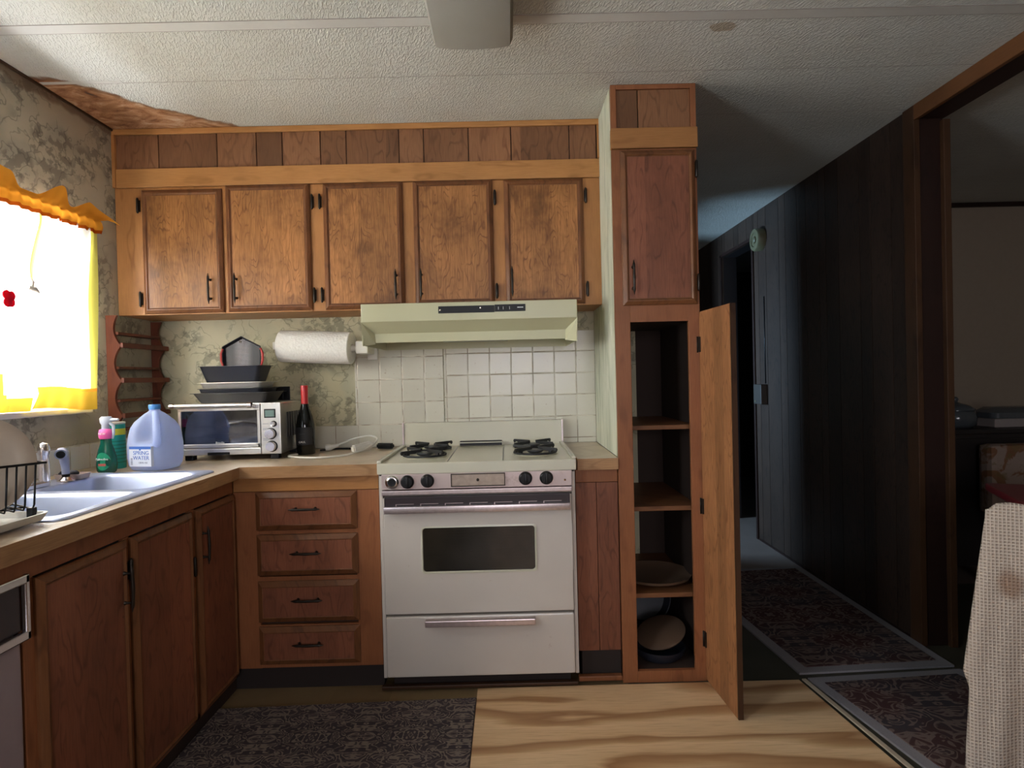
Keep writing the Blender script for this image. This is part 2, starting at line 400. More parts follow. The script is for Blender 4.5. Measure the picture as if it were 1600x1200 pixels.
def m_enamel(name, col, rough=0.25):
    t = NT(name); o = t.obj()
    n = t.smooth(t.noise(o, 24.0, 4, 0.7), 0.66, 0.78)
    c = t.mix(t.math('MULTIPLY', n, 0.35), col, (0.30,0.17,0.10))
    n2 = t.noise(o, 3.0, 3, 0.5); k = t.math('MULTIPLY_ADD', n2, 0.16, 0.92)
    c = t.mix(1.0, c, t.comb(k, k, k), 'MULTIPLY')
    t.bump(t.noise(o, 130.0, 2, 0.5), 0.12, 0.001)
    return t.set(c, rough)
ENAMEL = m_enamel('stove_enamel', (0.60,0.545,0.49))
ENAMEL_TOP = m_enamel('stove_top_enamel', (0.62,0.59,0.47))
HOODM = m_enamel('hood_enamel', (0.53,0.51,0.32), 0.3)
def m_panel():
    t = NT('stove_panel_steel'); o = t.obj()
    n = t.smooth(t.noise(o, 14.0, 5, 0.7), 0.55, 0.75)
    c = t.mix(t.math('MULTIPLY', n, 0.6), (0.66,0.54,0.52), (0.30,0.20,0.15))
    return t.set(c, 0.3, 0.55)
PANEL = m_panel()
CHROME = simple('chrome', (0.78,0.74,0.74), 0.2, 1.0)
WORNCH = simple('worn_chrome', (0.66,0.56,0.56), 0.33, 0.9, speck=0.25, scale=60)
STEEL = simple('brushed_steel', (0.62,0.60,0.57), 0.32, 0.9)
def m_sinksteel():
    t = NT('sink_steel_sky_tint'); n = t.noise(t.obj(), 6.0, 4, 0.6)
    return t.set(t.mix(n, (0.36,0.42,0.60), (0.50,0.56,0.74)), 0.33, 0.6)  # blue sky reflection is painted into the steel's base colour
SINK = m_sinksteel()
BLACKPL = simple('black_plastic', (0.009,0.009,0.010), 0.4, spec=0.3)
CASTIRON = simple('cast_iron', (0.016,0.016,0.018), 0.55)
PANBLK = simple('nonstick_black', (0.020,0.022,0.032), 0.35)
PANGREY = simple('dark_roasting_pan', (0.050,0.048,0.050), 0.4)
ALU = simple('aluminium_tray', (0.60,0.59,0.57), 0.35, 0.6)
BRONZE = simple('blackened_bronze', (0.035,0.028,0.022), 0.38, 0.7)
WHITEPL = simple('white_plastic', (0.72,0.69,0.62), 0.4)
CREAMPL = simple('cream_plate', (0.48,0.39,0.31), 0.25)
REDCAP = simple('red_capsule', (0.50,0.02,0.025), 0.3)
REDSIL = simple('red_silicone', (0.50,0.045,0.04), 0.5)
BLUECAP = simple('blue_cap', (0.06,0.25,0.62), 0.4)
GREENB = simple('dark_green_bottle', (0.004,0.085,0.055), 0.2)
TEAL = simple('teal_label', (0.015,0.33,0.27), 0.4)
TEALD = simple('dark_green_print', (0.01,0.17,0.10), 0.4)
YELLOWL = simple('yellow_band', (0.62,0.60,0.05), 0.45)
PINK = simple('pink_collar', (0.80,0.12,0.38), 0.4)
CLEARISH = simple('frosted_trigger', (0.55,0.62,0.72), 0.3)
WHITEINK = simple('white_print', (0.80,0.80,0.78), 0.5)
GREYINK = simple('grey_print', (0.10,0.13,0.22), 0.5)
BLUEINK = simple('blue_print', (0.06,0.16,0.52), 0.5)
GREENINK = simple('green_oval_print', (0.01,0.30,0.15), 0.4)
REDINK = simple('red_print', (0.55,0.10,0.08), 0.5)
LABELW = simple('white_label', (0.66,0.72,0.82), 0.5)
LCD = simple('lcd_green', (0.16,0.24,0.22), 0.2)
SOAPM = simple('beige_soap_dish', (0.42,0.33,0.30), 0.4)
SPONGE = simple('black_scrubber', (0.02,0.02,0.03), 0.9, speck=0.4, scale=200)
GROUTD = simple('brass_screw', (0.30,0.17,0.08), 0.4, 0.7)
DW_WHITE = simple('dishwasher_white', (0.34,0.27,0.29), 0.35)
DW_BLACK = simple('dishwasher_black', (0.035,0.026,0.030), 0.3)
SKIRT = simple('painted_sill', (0.66,0.62,0.60), 0.5)
WINFR = simple('window_frame_paint', (0.70,0.70,0.72), 0.4)
BEIGE = simple('old_beige_plastic', (0.13,0.115,0.06), 0.45)
BROWNPL = simple('brown_thermostat_plastic', (0.045,0.035,0.028), 0.5)
DINWALL = simple('dining_wall_paint', (0.36,0.29,0.22), 0.8)
REDTABLE = simple('dark_red_tabletop', (0.14,0.012,0.018), 0.3)
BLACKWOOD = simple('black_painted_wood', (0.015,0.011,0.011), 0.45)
GLASSDK = simple('smoked_glass_bowl', (0.07,0.08,0.09), 0.15)
TRAYW = simple('wooden_round_tray', (0.115,0.07,0.045), 0.45)
REARW = simple('rear_wall_paint', (0.33,0.26,0.18), 0.8)

def m_counter():
    t = NT('worktop_laminate'); x, y, z = t.sep(t.obj())
    n = t.noise(t.comb(t.math('MULTIPLY', x, 3.0), t.math('MULTIPLY', y, 3.0), 0.0), 1.0, 5, 0.65, dist=1.2)
    c = t.ramp(n, [(0.3, (0.36,0.25,0.165)), (0.5, (0.54,0.42,0.30)), (0.68, (0.62,0.53,0.41))])
    s = t.smooth(t.noise(t.comb(t.math('MULTIPLY', x, 6.0), t.math('MULTIPLY', y, 28.0), 0.0), 1.0, 4, 0.6), 0.6, 0.72)
    c = t.mix(t.math('MULTIPLY', s, 0.5), c, (0.20,0.14,0.09))
    return t.set(c, 0.3, spec=0.5)
COUNTER = m_counter()

def m_glass(name, tint, gloss=0.08, rough=0.02, glow=None):
    """thin pane: see-through tint plus a mirror share"""
    t = NT(name); t.n.remove(t.bsdf)
    tr = t.n.new('ShaderNodeBsdfTransparent'); tr.inputs[0].default_value = (*tint, 1)
    gl = t.n.new('ShaderNodeBsdfGlossy'); gl.inputs['Roughness'].default_value = rough
    sm = t.noise(t.obj(), 6.0, 3, 0.6)
    lw = t.n.new('ShaderNodeLayerWeight'); lw.inputs[0].default_value = 0.5
    f = t.math('ADD', t.math('MULTIPLY_ADD', t.math('POWER', lw.outputs['Facing'], 4.0), 0.8, 0.03), t.math('MULTIPLY', sm, gloss))
    mx = t.n.new('ShaderNodeMixShader'); t.l.new(f, mx.inputs[0]); t.l.new(tr.outputs[0], mx.inputs[1]); t.l.new(gl.outputs[0], mx.inputs[2])
    t.l.new(mx.outputs[0], t.out.inputs[0]); return t.m
PANE = m_glass('window_glass', (0.95,0.97,0.97), 0.02)
OVENGLASS = m_glass('toaster_glass', (0.30,0.34,0.46), 0.35, 0.05)
STOVEGLASS = m_glass('stove_glass', (0.16,0.15,0.19), 0.12, 0.12)
JARGLASS = m_glass('jar_glass', (0.55,0.58,0.60), 0.15, 0.05)

def m_cloth(name, col, trans=0.5, clear=0.0, weave=500, tcol=None):
    t = NT(name); t.n.remove(t.bsdf)
    n = t.noise(t.obj(), weave, 2, 0.6); k = t.math('MULTIPLY_ADD', n, 0.16, 0.92)
    c = t.mix(1.0, col, t.comb(k, k, k), 'MULTIPLY')
    c2 = t.mix(1.0, tcol or col, t.comb(k, k, k), 'MULTIPLY')
    d = t.n.new('ShaderNodeBsdfDiffuse'); t.l.new(c, d.inputs[0])
    r = t.n.new('ShaderNodeBsdfTranslucent'); t.l.new(c2, r.inputs[0])
    mx = t.n.new('ShaderNodeMixShader'); mx.inputs[0].default_value = trans
    t.l.new(d.outputs[0], mx.inputs[1]); t.l.new(r.outputs[0], mx.inputs[2])
    o = mx.outputs[0]
    if clear:
        tr = t.n.new('ShaderNodeBsdfTransparent'); tr.inputs[0].default_value = (1,1,1,1)
        m2 = t.n.new('ShaderNodeMixShader'); m2.inputs[0].default_value = clear
        t.l.new(o, m2.inputs[1]); t.l.new(tr.outputs[0], m2.inputs[2]); o = m2.outputs[0]
    t.l.new(o, t.out.inputs[0]); return t.m
CURT_W = m_cloth('curtain_white', (0.88,0.87,0.82), 0.5, 0.015, tcol=(0.63,0.605,0.53))
CURT_Y = m_cloth('curtain_yellow', (0.75,0.52,0.05), 0.35, tcol=(0.30,0.165,0.016))
CURT_LY = m_cloth('curtain_pale_yellow', (0.80,0.75,0.25), 0.4, tcol=(0.42,0.37,0.06))
CURT_O = m_cloth('curtain_orange', (0.88,0.38,0.05), 0.38, tcol=(0.46,0.17,0.014))
CURT_R = m_cloth('curtain_stripe', (0.62,0.12,0.012), 0.3, tcol=(0.25,0.045,0.004))
CURT_RED = m_cloth('red_ribbon_cloth', (0.75,0.02,0.05), 0.3)
JUGM = m_cloth('milky_jug_plastic', (0.60,0.70,0.97), 0.5, 0.16, 12)
DIFFUSER = m_cloth('lamp_diffuser_plastic', (0.50,0.48,0.42), 0.25, 0.0, 4)
def m_towel():
    t = NT('paper_towel'); v = t.voronoi(t.obj(), 90.0)
    t.bump(v, 0.6, 0.003)
    return t.set((0.78,0.76,0.71), 0.9, spec=0.1)
TOWEL = m_towel()
def m_waffle():
    t = NT('waffle_weave_blanket'); x, y, z = t.sep(t.obj())
    a = t.math('SINE', t.math('MULTIPLY', x, 2*PI/0.0095)); b = t.math('SINE', t.math('MULTIPLY', z, 2*PI/0.0095))
    h = t.math('MAXIMUM', a, b)
    k = t.smooth(h, 0.2, 0.9)
    c = t.mix(k, (0.42,0.33,0.265), (0.60,0.50,0.41))
    dx = t.math('DIVIDE', x, 0.035); dz = t.math('DIVIDE', t.math('SUBTRACT', z, 0.590), 0.05)
    r = t.math('SQRT', t.math('ADD', t.math('MULTIPLY', dx, dx), t.math('MULTIPLY', dz, dz)))
    r = t.math('ADD', r, t.math('MULTIPLY', t.noise(t.obj(), 20.0, 3), 0.6))
    c = t.mix(t.math('MULTIPLY', t.math('SUBTRACT', 1.0, t.smooth(r, 0.7, 1.5)), 0.6), c, (0.22,0.10,0.045))
    t.bump(h, 0.6, 0.003)
    return t.set(c, 0.95, spec=0.1)
WAFFLE = m_waffle()
def m_floral():
    t = NT('floral_print'); n = t.smooth(t.noise(t.obj(), 11.0, 3, 0.6, dist=0.8), 0.5, 0.58)
    n2 = t.smooth(t.noise(t.obj(), 17.0, 3, 0.6), 0.55, 0.62)
    c = t.mix(n, (0.30,0.22,0.18), (0.20,0.09,0.04)); c = t.mix(t.math('MULTIPLY', n2, 0.6), c, (0.16,0.11,0.04))
    return t.set(c, 0.8)
FLORAL = m_floral()
def m_hexpan():
    t = NT('perforated_steel'); x, y, z = t.sep(t.obj())
    v = t.voronoi(t.comb(x, z, 0.0), 150.0, rand=0.0)
    dot = t.math('SUBTRACT', 1.0, t.smooth(v, 0.25, 0.36))
    r = t.math('MULTIPLY', t.math('ABSOLUTE', x), 14.0)
    m = t.math('MULTIPLY', dot, t.math('SUBTRACT', 1.0, t.smooth(r, 0.15, 0.7)))
    c = t.mix(m, (0.010,0.010,0.012), (0.24,0.22,0.24))
    return t.set(c, 0.35, 0.3)
HEXM = m_hexpan()
# ================================================================== the setting
CZ = 2.37
LX, RX, BY = -1.735, 1.80, 3.0
REARY = -2.6
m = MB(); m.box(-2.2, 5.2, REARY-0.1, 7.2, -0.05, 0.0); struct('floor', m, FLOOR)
m = MB(); m.box(LX-0.1, 5.1, REARY-0.1, 7.2, CZ, CZ+0.05); struct('ceiling', m, CEIL)
# left wall with two window openings
def wall_with_holes(m, fn, a0, a1, z0, z1, holes):
    """fn(a0,a1,z0,z1) adds a box; holes sorted along a"""
    cur = a0
    for h0, h1, hz0, hz1 in holes:
        fn(cur, h0, z0, z1)
        if hz0 > z0: fn(h0, h1, z0, hz0)
        if hz1 < z1: fn(h0, h1, hz1, z1)
        cur = h1
    fn(cur, a1, z0, z1)
m = MB()
W1 = (1.20, 2.44, 1.15, 1.87); W2 = (-0.45, 0.50, 0.95, 1.92)
wall_with_holes(m, lambda a, b, c, d: m.box(LX-0.1, LX, a, b, c, d), REARY, 3.1, 0, CZ, [W2, W1])
struct('wall_left', m, PAPER_L)
def window(n, fx, a0, a1, z0, z1, axis='Y', sgn=1):
    m = MB(); t = 0.035
    if axis == 'Y':
        f = lambda a, b, c, d, dd=0.0: m.box(fx-0.06, fx-0.025+dd, a, b, c, d, 0.003)
    else:
        f = lambda a, b, c, d, dd=0.0: m.box(a, b, fx-0.06, fx-0.025+dd, c, d, 0.003)
    f(a0, a1, z0, z0+t); f(a0, a1, z1-t, z1); f(a0, a0+t, z0, z1); f(a1-t, a1, z0, z1); f(a0, a1, (z0+z1)/2-0.012, (z0+z1)/2+0.012)
    o = struct('window_%d' % n, m, WINFR)
    m = MB()
    if axis == 'Y': m.box(fx-0.046, fx-0.042, a0+t, a1-t, z0+t, z1-t)
    else: m.box(a0+t, a1-t, fx-0.046, fx-0.042, z0+t, z1-t)
    m.build('pane', PANE, o)
    return o
w1 = window(1, LX, *W1)
m = MB(); m.box(LX+0.001, LX+0.045, 1.17, 2.47, 1.128, 1.149, 0.004); m.build('window_sill', SKIRT, w1)
window(2, LX, *W2)
m = MB()
W3 = (-0.60, 1.00, 0.95, 1.95)
wall_with_holes(m, lambda a, b, c, d: m.box(a, b, REARY-0.1, REARY, c, d), LX-0.1, 5.1, 0, CZ, [W3])
struct('wall_rear', m, REARW)
window(3, REARY, *W3, axis='X')
m = MB(); m.box(LX-0.1, 0.62, BY, BY+0.1, 0, CZ); struct('wall_back', m, PAPER_B)
# hall: left wall behind the pantry with a doorway, right wall with doorway, end wall
m = MB()
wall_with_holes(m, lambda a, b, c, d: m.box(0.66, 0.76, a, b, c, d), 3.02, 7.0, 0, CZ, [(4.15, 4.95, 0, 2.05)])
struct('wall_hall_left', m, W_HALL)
def planks(m, fn, a0, a1, gap=0.004, pat=(0.11,0.16,0.095,0.2,0.13,0.075,0.15)):
    a = a0; i = 0
    while a < a1-1e-4:
        wd = pat[i % len(pat)]; b = min(a+wd, a1); fn(a, max(b-gap, a+0.005)); a = b; i += 1
m = MB(); m.box(RX+0.012, 1.92, 2.72, 4.43, 0, CZ); m.box(RX+0.012, 1.92, 5.06, 7.0, 0, CZ); m.box(RX+0.012, 1.92, 4.43, 5.06, 2.18, CZ)
m.mi = 1
planks(m, lambda a, b: m.box(RX, RX+0.012, a, b, 0, CZ), 2.72, 4.43)
planks(m, lambda a, b: m.box(RX, RX+0.012, a, b, 0, CZ), 5.06, 7.0)
planks(m, lambda a, b: m.box(RX, RX+0.012, a, b, 2.18, CZ), 4.43, 5.06)
struct('wall_hall_right', m, [BLACKWOOD, W_HALL])
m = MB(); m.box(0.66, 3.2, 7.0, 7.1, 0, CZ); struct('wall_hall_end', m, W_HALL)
# room behind the doorway on the hall's right
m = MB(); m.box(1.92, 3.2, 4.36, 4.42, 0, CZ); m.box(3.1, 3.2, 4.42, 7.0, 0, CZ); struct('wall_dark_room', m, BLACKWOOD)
# door frame of the hall doorway
m = MB()
for a, b, c, d in ((4.405, 4.43, 0, 2.20), (5.06, 5.085, 0, 2.20), (4.405, 5.085, 2.18, 2.205)): m.box(RX-0.012, RX, a, b, c, d, 0.002)
struct('trim_1', m, W_JAMB)
# side room lit by its own window (left of hall)
m = MB(); m.box(-1.1, 0.66, 3.9, 4.0, 0, CZ); m.box(-1.1, 0.66, 5.3, 5.4, 0, CZ)
wall_with_holes(m, lambda a, b, c, d: m.box(-1.1, -1.0, a, b, c, d), 4.0, 5.3, 0, CZ, [(4.15, 4.95, 1.0, 2.1)])
struct('wall_side_room', m, REARW)
# dining room
m = MB(); m.box(1.92, 5.1, 4.26, 4.36, 0, CZ); struct('wall_dining_back', m, DINWALL)
m = MB(); m.box(5.0, 5.1, REARY, 4.26, 0, CZ); struct('wall_dining_right', m, DINWALL)
m = MB(); m.box(1.92, 5.0, 4.235, 4.26, CZ-0.03, CZ, 0.004); struct('trim_2', m, W_JAMB)
# cased opening to the dining room: post and header
m = MB(); m.box(RX-0.012, RX+0.015, 2.645, 2.72, 0, CZ, 0.003); struct('trim_3', m, W_TRIM)
m = MB(); m.box(RX+0.015, 1.92, 2.65, 2.72, 0, CZ, 0.002); struct('trim_4', m, W_JAMB)
m = MB(); m.box(1.905, 1.935, 2.625, 2.65, 0, 2.30, 0.003); struct('trim_5', m, W_TRIM)
m = MB(); m.box(RX-0.012, RX+0.008, -2.6, 2.645, 2.305, CZ, 0.003); struct('trim_6', m, W_TRIMX)
m = MB(); m.box(RX+0.008, 1.92, -2.6, 2.645, 2.31, CZ); struct('trim_7', m, W_JAMB)
# ceiling mouldings and battens
m = MB(); m.box(LX, LX+0.009, -2.6, 2.72, CZ-0.010, CZ, 0.002); struct('trim_8', m, W_TRIM)
for i, (a, b) in enumerate(((1.925, 1.972), (0.70, 0.745), (-0.52, -0.475))):
    m = MB(); m.box(LX+0.013, RX-0.013, a, b, CZ-0.0015, CZ); o = struct('trim_%d' % (9+i), m, CSTRIP)
    for c in (a-0.0015, b-0.0005):
        m = MB(); m.box(LX+0.013, RX-0.013, c, c+0.002, CZ-0.0018, CZ); m.build('seam', SEAMD, o)
m = MB(); m.box(LX+0.013, RX-0.013, 2.2995, 2.3012, CZ-0.0008, CZ); struct('trim_12', m, SEAMD)
m = MB(); m.box(LX+0.013, -1.42, 2.282, 2.2995, CZ-0.0010, CZ); struct('trim_21', m, CSTRIP)
m = MB(); m.box(0.80, RX-0.013, 2.690, 2.692, CZ-0.0008, CZ); struct('trim_13', m, SEAMD)
m = MB(); m.box(RX-0.008, RX-0.001, 2.74, 4.40, 0.0, 0.012, 0.002); struct('baseboard_right', m, W_JAMB)
# tiles
m = MB(); m.box(-0.757, -0.322, BY-0.010, BY, 0.90, 1.424, 0.002); struct('trim_14', m, TILE_L)
m = MB(); m.box(-0.318, 0.425, BY-0.012, BY, 0.90, 1.452, 0.002); struct('trim_15', m, TILE_R)
m = MB(); m.box(LX+0.009, -0.757, BY-0.008, BY, 0.90, 1.010, 0.002); struct('trim_16', m, TILE_L)
m = MB(); m.box(LX, LX+0.009, 0.75, BY, 0.90, 1.000, 0.002); struct('trim_17', m, TILE_SIDE)
# soffit planks above the wall cupboards, crown moulding
m = MB(); m.box(LX, 0.44, 2.735, BY, 2.195, CZ-0.001); struct('wall_soffit', m, DARKIN)
m = MB()
planks(m, lambda a, b: m.box(a, b, 2.722, 2.735, 2.196, 2.346, 0.0015), LX+0.012, 0.418, 0.004, (0.19,0.26,0.175,0.115,0.17,0.115,0.235,0.11,0.20))
struct('trim_18', m, W_PLANK)
m = MB(); m.box(LX, 0.44, 2.708, 2.722, 2.345, CZ-0.001, 0.003); struct('trim_19', m, W_RAIL)
m = MB(); m.box(LX, LX+0.014, 2.706, 2.722, 2.11, 2.345, 0.002); m.box(0.418, 0.436, 2.706, 2.722, 2.195, 2.345, 0.002); struct('trim_20', m, W_FRAME)

# floor coverings
m = MB(); m.prism([(-0.15,-0.6),(-0.152,2.375),(1.115,2.375),(1.175,1.80),(1.45,-0.6)], lambda a, b, h: (a, b, h), 0.0005, 0.008)
tag(m.build('plywood_sheet', PLY), 'bare pale plywood sheet with dark wavy grain on the floor before the stove', 'plywood')
m = MB(); m.prism([(1.125,2.37),(1.140,2.37),(1.475,-0.6),(1.46,-0.6)], lambda a, b, h: (a, b, h), 0.0085, 0.014)
tag(m.build('threshold_strip', simple('pale_strip', (0.46,0.37,0.27), 0.4)), 'thin metal strip along the right edge of the plywood', 'floor strip')
def rug(name, pts, label, pile, border, bw, grp=None):
    cx = sum(p[0] for p in pts)/4; cy = sum(p[1] for p in pts)/4
    t = thing(name, label, 'rug', (cx, cy, 0.0), grp)
    m = MB(); m.prism(pts, lambda a, b, h: (a, b, h), 0.001, 0.009); m.build('border' if border else 'backing', border or DARKIN, t)
    ins = [(p[0]+(cx-p[0])*bw/abs(cx-p[0]) if p[0] != cx else p[0], p[1]+(cy-p[1])*bw/abs(cy-p[1])) for p in pts]
    m = MB(); m.prism(ins, lambda a, b, h: (a, b, h), 0.0092, 0.0125); m.build('pile', pile, t)
    return t
rug('kitchen_rug', [(-1.12,0.9),(-0.152,0.9),(-0.152,2.30),(-1.12,2.27)], 'dark patterned rug with swirling tan lines before the drawers', RUG_K, None, 0.003)
rug('runner_rug', [(1.142,2.425),(1.79,2.455),(1.775,3.75),(1.03,3.70)], 'far dark red runner rug lying in the hallway', RUG_H, RUG_B, 0.045, 'runner rugs')
rug('runner_rug', [(1.48,0.3),(2.3,0.3),(1.79,2.425),(1.155,2.385)], 'near dark patterned runner rug beside the draped blanket', RUG_H, RUG_B, 0.045, 'runner rugs')

# ================================================================== cabinet parts
FY = lambda f: (lambda u, z, h: (u, f-h, z))
FX = lambda f: (lambda u, z, h: (f+h, u, z))
PROF_D = [(0,0),(0,0.007),(0.004,0.011),(0.015,0.018),(0.019,0.018),(0.024,0.013),(0.027,0.013)]
PROF_R = [(0,0),(0,0.006),(0.020,0.017),(0.023,0.0155)]
def pull(fn, u, z, parent, length=0.135, vertical=True, mat=None, h0=0.013):
    """turned bar pull on two posts with pointed ends"""
    m = MB(); L = length/2
    def P(a, b, h):
        return Vector(fn(u+b, z+a, h)) if vertical else Vector(fn(u+a, z+b, h))
    n = 17; pts, rad = [], []
    for i in range(n):
        s_ = -1+2*i/(n-1); pts.append(P(s_*L, 0, h0+0.024-0.004*abs(s_)**2))
        a = abs(s_)
        rad.append(0.0012 if a > 0.97 else (0.0026 if a > 0.8 else (0.0052 if 0.62 < a <= 0.8 else (0.0034+0.0022*(1-a)))))
    m.tube(pts, rad, 10)
    for s_ in (-1, 1):
        m.tube([P(s_*L*0.62, 0, h0), P(s_*L*0.62, 0, h0+0.006), P(s_*L*0.62, 0, h0+0.022)], [0.0065, 0.0035, 0.0035], 10)
    return auto_smooth(m.build('handle', mat or BRONZE, parent), 50)
def hinge(fn, u, z, parent, L=0.058):
    m = MB()
    m.tube([fn(u, z-L/2-0.006, 0.012), fn(u, z-L/2, 0.012), fn(u, z+L/2, 0.012), fn(u, z+L/2+0.006, 0.012)], [0.002, 0.0055, 0.0055, 0.002], 8)
    a = fn(u-0.007, z-L/2+0.004, 0.001); b = fn(u+0.007, z+L/2-0.004, 0.006)
    m.box(a[0], b[0], a[1], b[1], a[2], b[2], 0.001)
    return m.build('hinge', BRONZE, parent)
def cdoor(root, fn, u0, u1, z0, z1, hand=None, hinges=(), prof=PROF_D, pm=None, mm=None, name='door', hz=None, tilt=0):
    m = MB(); m.ringprof(u0, u1, z0, z1, prof, fn)
    i, h = prof[-1]
    m.ringprof(u0, u1, z0, z1, [(0,0),(i+0.001, 0.0)], fn)
    d = m.build(name, mm or W_MOULD, root)
    m = MB(); a = fn(u0+i, z0+i, 0.001); b = fn(u1-i, z1-i, h)
    m.box(a[0], b[0], a[1], b[1], a[2], b[2]); m.build('panel', pm or W_DOOR, d)
    if hand is not None:
        if name == 'drawer': pull(fn, (u0+u1)/2, (z0+z1)/2+0.01, d, 0.125, False, h0=h)
        else: pull(fn, hand[0], hand[1], d, h0=h)
    for (hu, hz) in hinges: hinge(fn, hu, hz, d)
    return d

# ---------------------------------------------------------------- wall cupboards
U = thing('wall_cabinet', 'long brown wooden wall cupboard with five doors above the counter', 'cabinet', (-0.65, 2.86, 1.545))
F = 2.72
m = MB(); m.box(LX+0.002, 0.436, F+0.012, BY-0.001, 1.545, 2.194); m.build('body', W_FRAME, U)
m = MB()
segs = [(LX+0.002, -1.605), (-1.262, -1.232), (-0.872, -0.800), (-0.458, -0.398), (-0.060, 0.004), (0.345, 0.436)]
for a, b in segs: m.box(a, b, F, F+0.012, 1.545, 2.11, 0.0015)
for (a, b) in zip(segs[:-1], segs[1:]):
    m.box(a[1], b[0], F, F+0.012, 1.545, 1.565); m.box(a[1], b[0], F, F+0.012, 2.085, 2.11)
m.build('face_frame', W_FRAME, U)
m = MB(); m.box(LX+0.002, 0.438, F-0.008, F+0.012, 2.112, 2.194, 0.003); m.build('top_rail', W_RAIL, U)
fn = FY(F)
for (a, b, c, d, hd, hg) in ((-1.612,-1.257,1.549,2.098,-1.315,-1.628), (-1.240,-0.866,1.550,2.112,-1.200,-0.856), (-0.808,-0.453,1.549,2.110,-0.490,-0.822),
                      (-0.407,-0.053,1.556,2.112,-0.378,-0.043), (-0.003,0.350,1.551,2.107,0.026,0.362)):
    cdoor(U, fn, a, b, c, d, (hd, 1.652), ((hg, 2.03), (hg, 1.615)))

# ---------------------------------------------------------------- pantry
PX0, PX1, PF = 0.440, 0.762, 2.40
P = thing('pantry_cabinet', 'tall brown wooden pantry cupboard with its lower door standing open', 'cabinet', (0.60, 2.7, 0.0))
m = MB()
m.box(PX0-0.014, PX0-0.002, PF+0.018, BY-0.013, 0.901, CZ-0.002); m.build('side_covering', SIDEP, P)
m = MB()
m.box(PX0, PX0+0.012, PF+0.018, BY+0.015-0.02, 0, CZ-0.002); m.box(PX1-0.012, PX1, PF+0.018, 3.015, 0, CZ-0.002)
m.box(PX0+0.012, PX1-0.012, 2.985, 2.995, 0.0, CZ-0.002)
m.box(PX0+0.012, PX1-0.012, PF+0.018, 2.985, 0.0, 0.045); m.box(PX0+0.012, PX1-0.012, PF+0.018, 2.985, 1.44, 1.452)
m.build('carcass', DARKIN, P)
m = MB()
m.box(PX0+0.0125, 0.625, 2.978, 2.9845, 0.046, 1.439); m.box(PX0+0.0125, PX0+0.016, 2.55, 2.978, 0.046, 1.439)
m.build('wallpaper_lining', PAPER_B, P)
m = MB()   # face frame
m.box(PX0-0.014, 0.486, PF, PF+0.018, 0, 2.115, 0.002); m.box(0.716, PX1, PF, PF+0.018, 0, 2.115, 0.002)
m.box(0.486, 0.716, PF, PF+0.018, 1.435, 1.512); m.box(0.486, 0.716, PF, PF+0.018, 0.0, 0.046); m.box(0.486, 0.716, PF, PF+0.018, 2.09, 2.115)
m.build('face_frame', W_FRAME if False else W_BASEF, P)
m = MB(); m.box(PX0-0.016, PX1+0.004, PF-0.008, PF+0.018, 2.118, 2.197, 0.003); m.build('top_rail', W_APRON, P)
m = MB(); m.box(PX0-0.014, PX0+0.008, PF-0.004, PF+0.018, 2.197, CZ-0.002, 0.002); m.box(PX1-0.022, PX1, PF-0.004, PF+0.018, 2.197, CZ-0.002, 0.002); m.box(PX0+0.008, PX1-0.022, PF-0.004, PF+0.018, 2.35, CZ-0.002, 0.002)
m.build('frieze_frame', W_BASEF, P)
m = MB(); m.box(PX0+0.009, 0.532, PF+0.004, PF+0.018, 2.198, 2.349, 0.001); m.box(0.536, PX1-0.023, PF+0.004, PF+0.018, 2.198, 2.349, 0.001); m.build('frieze_panel', W_PLANK, P)
fn = FY(PF)
cdoor(P, fn, 0.458, 0.752, 1.500, 2.108, (0.498, 1.607), ((0.757, 2.03), (0.757, 1.585)), pm=W_BASE)
for z_ in (1.020, 0.695, 0.345):
    m = MB(); m.box(PX0+0.017, PX1-0.0125, PF+0.05 if z_ > 1 else PF+0.03, 2.977, z_-0.018, z_, 0.002); m.build('shelf', W_SHELF, P)
# open door, hinged at the right, swung out towards the room
hx, hy, ang = 0.757, 2.395, math.radians(-86.5)
m = MB(); ca, sa = math.cos(ang), math.sin(ang)
def DR(a, b, z): return (hx + a*ca - b*sa, hy + a*sa + b*ca, z)
def dbox(m, a0, a1, b0, b1, z0, z1):
    m.loft([[DR(a0,b0,z0),DR(a1,b0,z0),DR(a1,b1,z0),DR(a0,b1,z0)],[DR(a0,b0,z1),DR(a1,b0,z1),DR(a1,b1,z1),DR(a0,b1,z1)]], smooth=False)
dbox(m, 0.0, 0.285, 0.0, 0.015, 0.010, 1.468)
d = m.build('door', W_PDOOR, P)
m = MB(); dbox(m, 0.2852, 0.292, -0.0005, 0.018, 0.010, 1.468); dbox(m, 0.0, 0.2852, 0.0152, 0.021, 0.010, 1.468); m.build('moulding', W_TRIM, d)
for z_ in (1.34, 0.70, 0.17):
    m = MB(); dbox(m, -0.012, 0.012, -0.006, -0.0005, z_-0.03, z_+0.03); m.tube([DR(-0.008,-0.007,z_-0.032), DR(-0.008,-0.007,z_+0.032)], 0.004, 8); m.build('hinge', BRONZE, d)
m = MB(); m.lathe([(0.001,0),(0.009,0.002),(0.013,0.012),(0.009,0.018),(0.001,0.020)], (0,0,0), 'X', 16)
k = m.build('knob', BRONZE, None); k.parent = d; k.location = Vector(DR(0.26, 0.021, 0.95))-OFF[d.name]; del OFF[k.name]

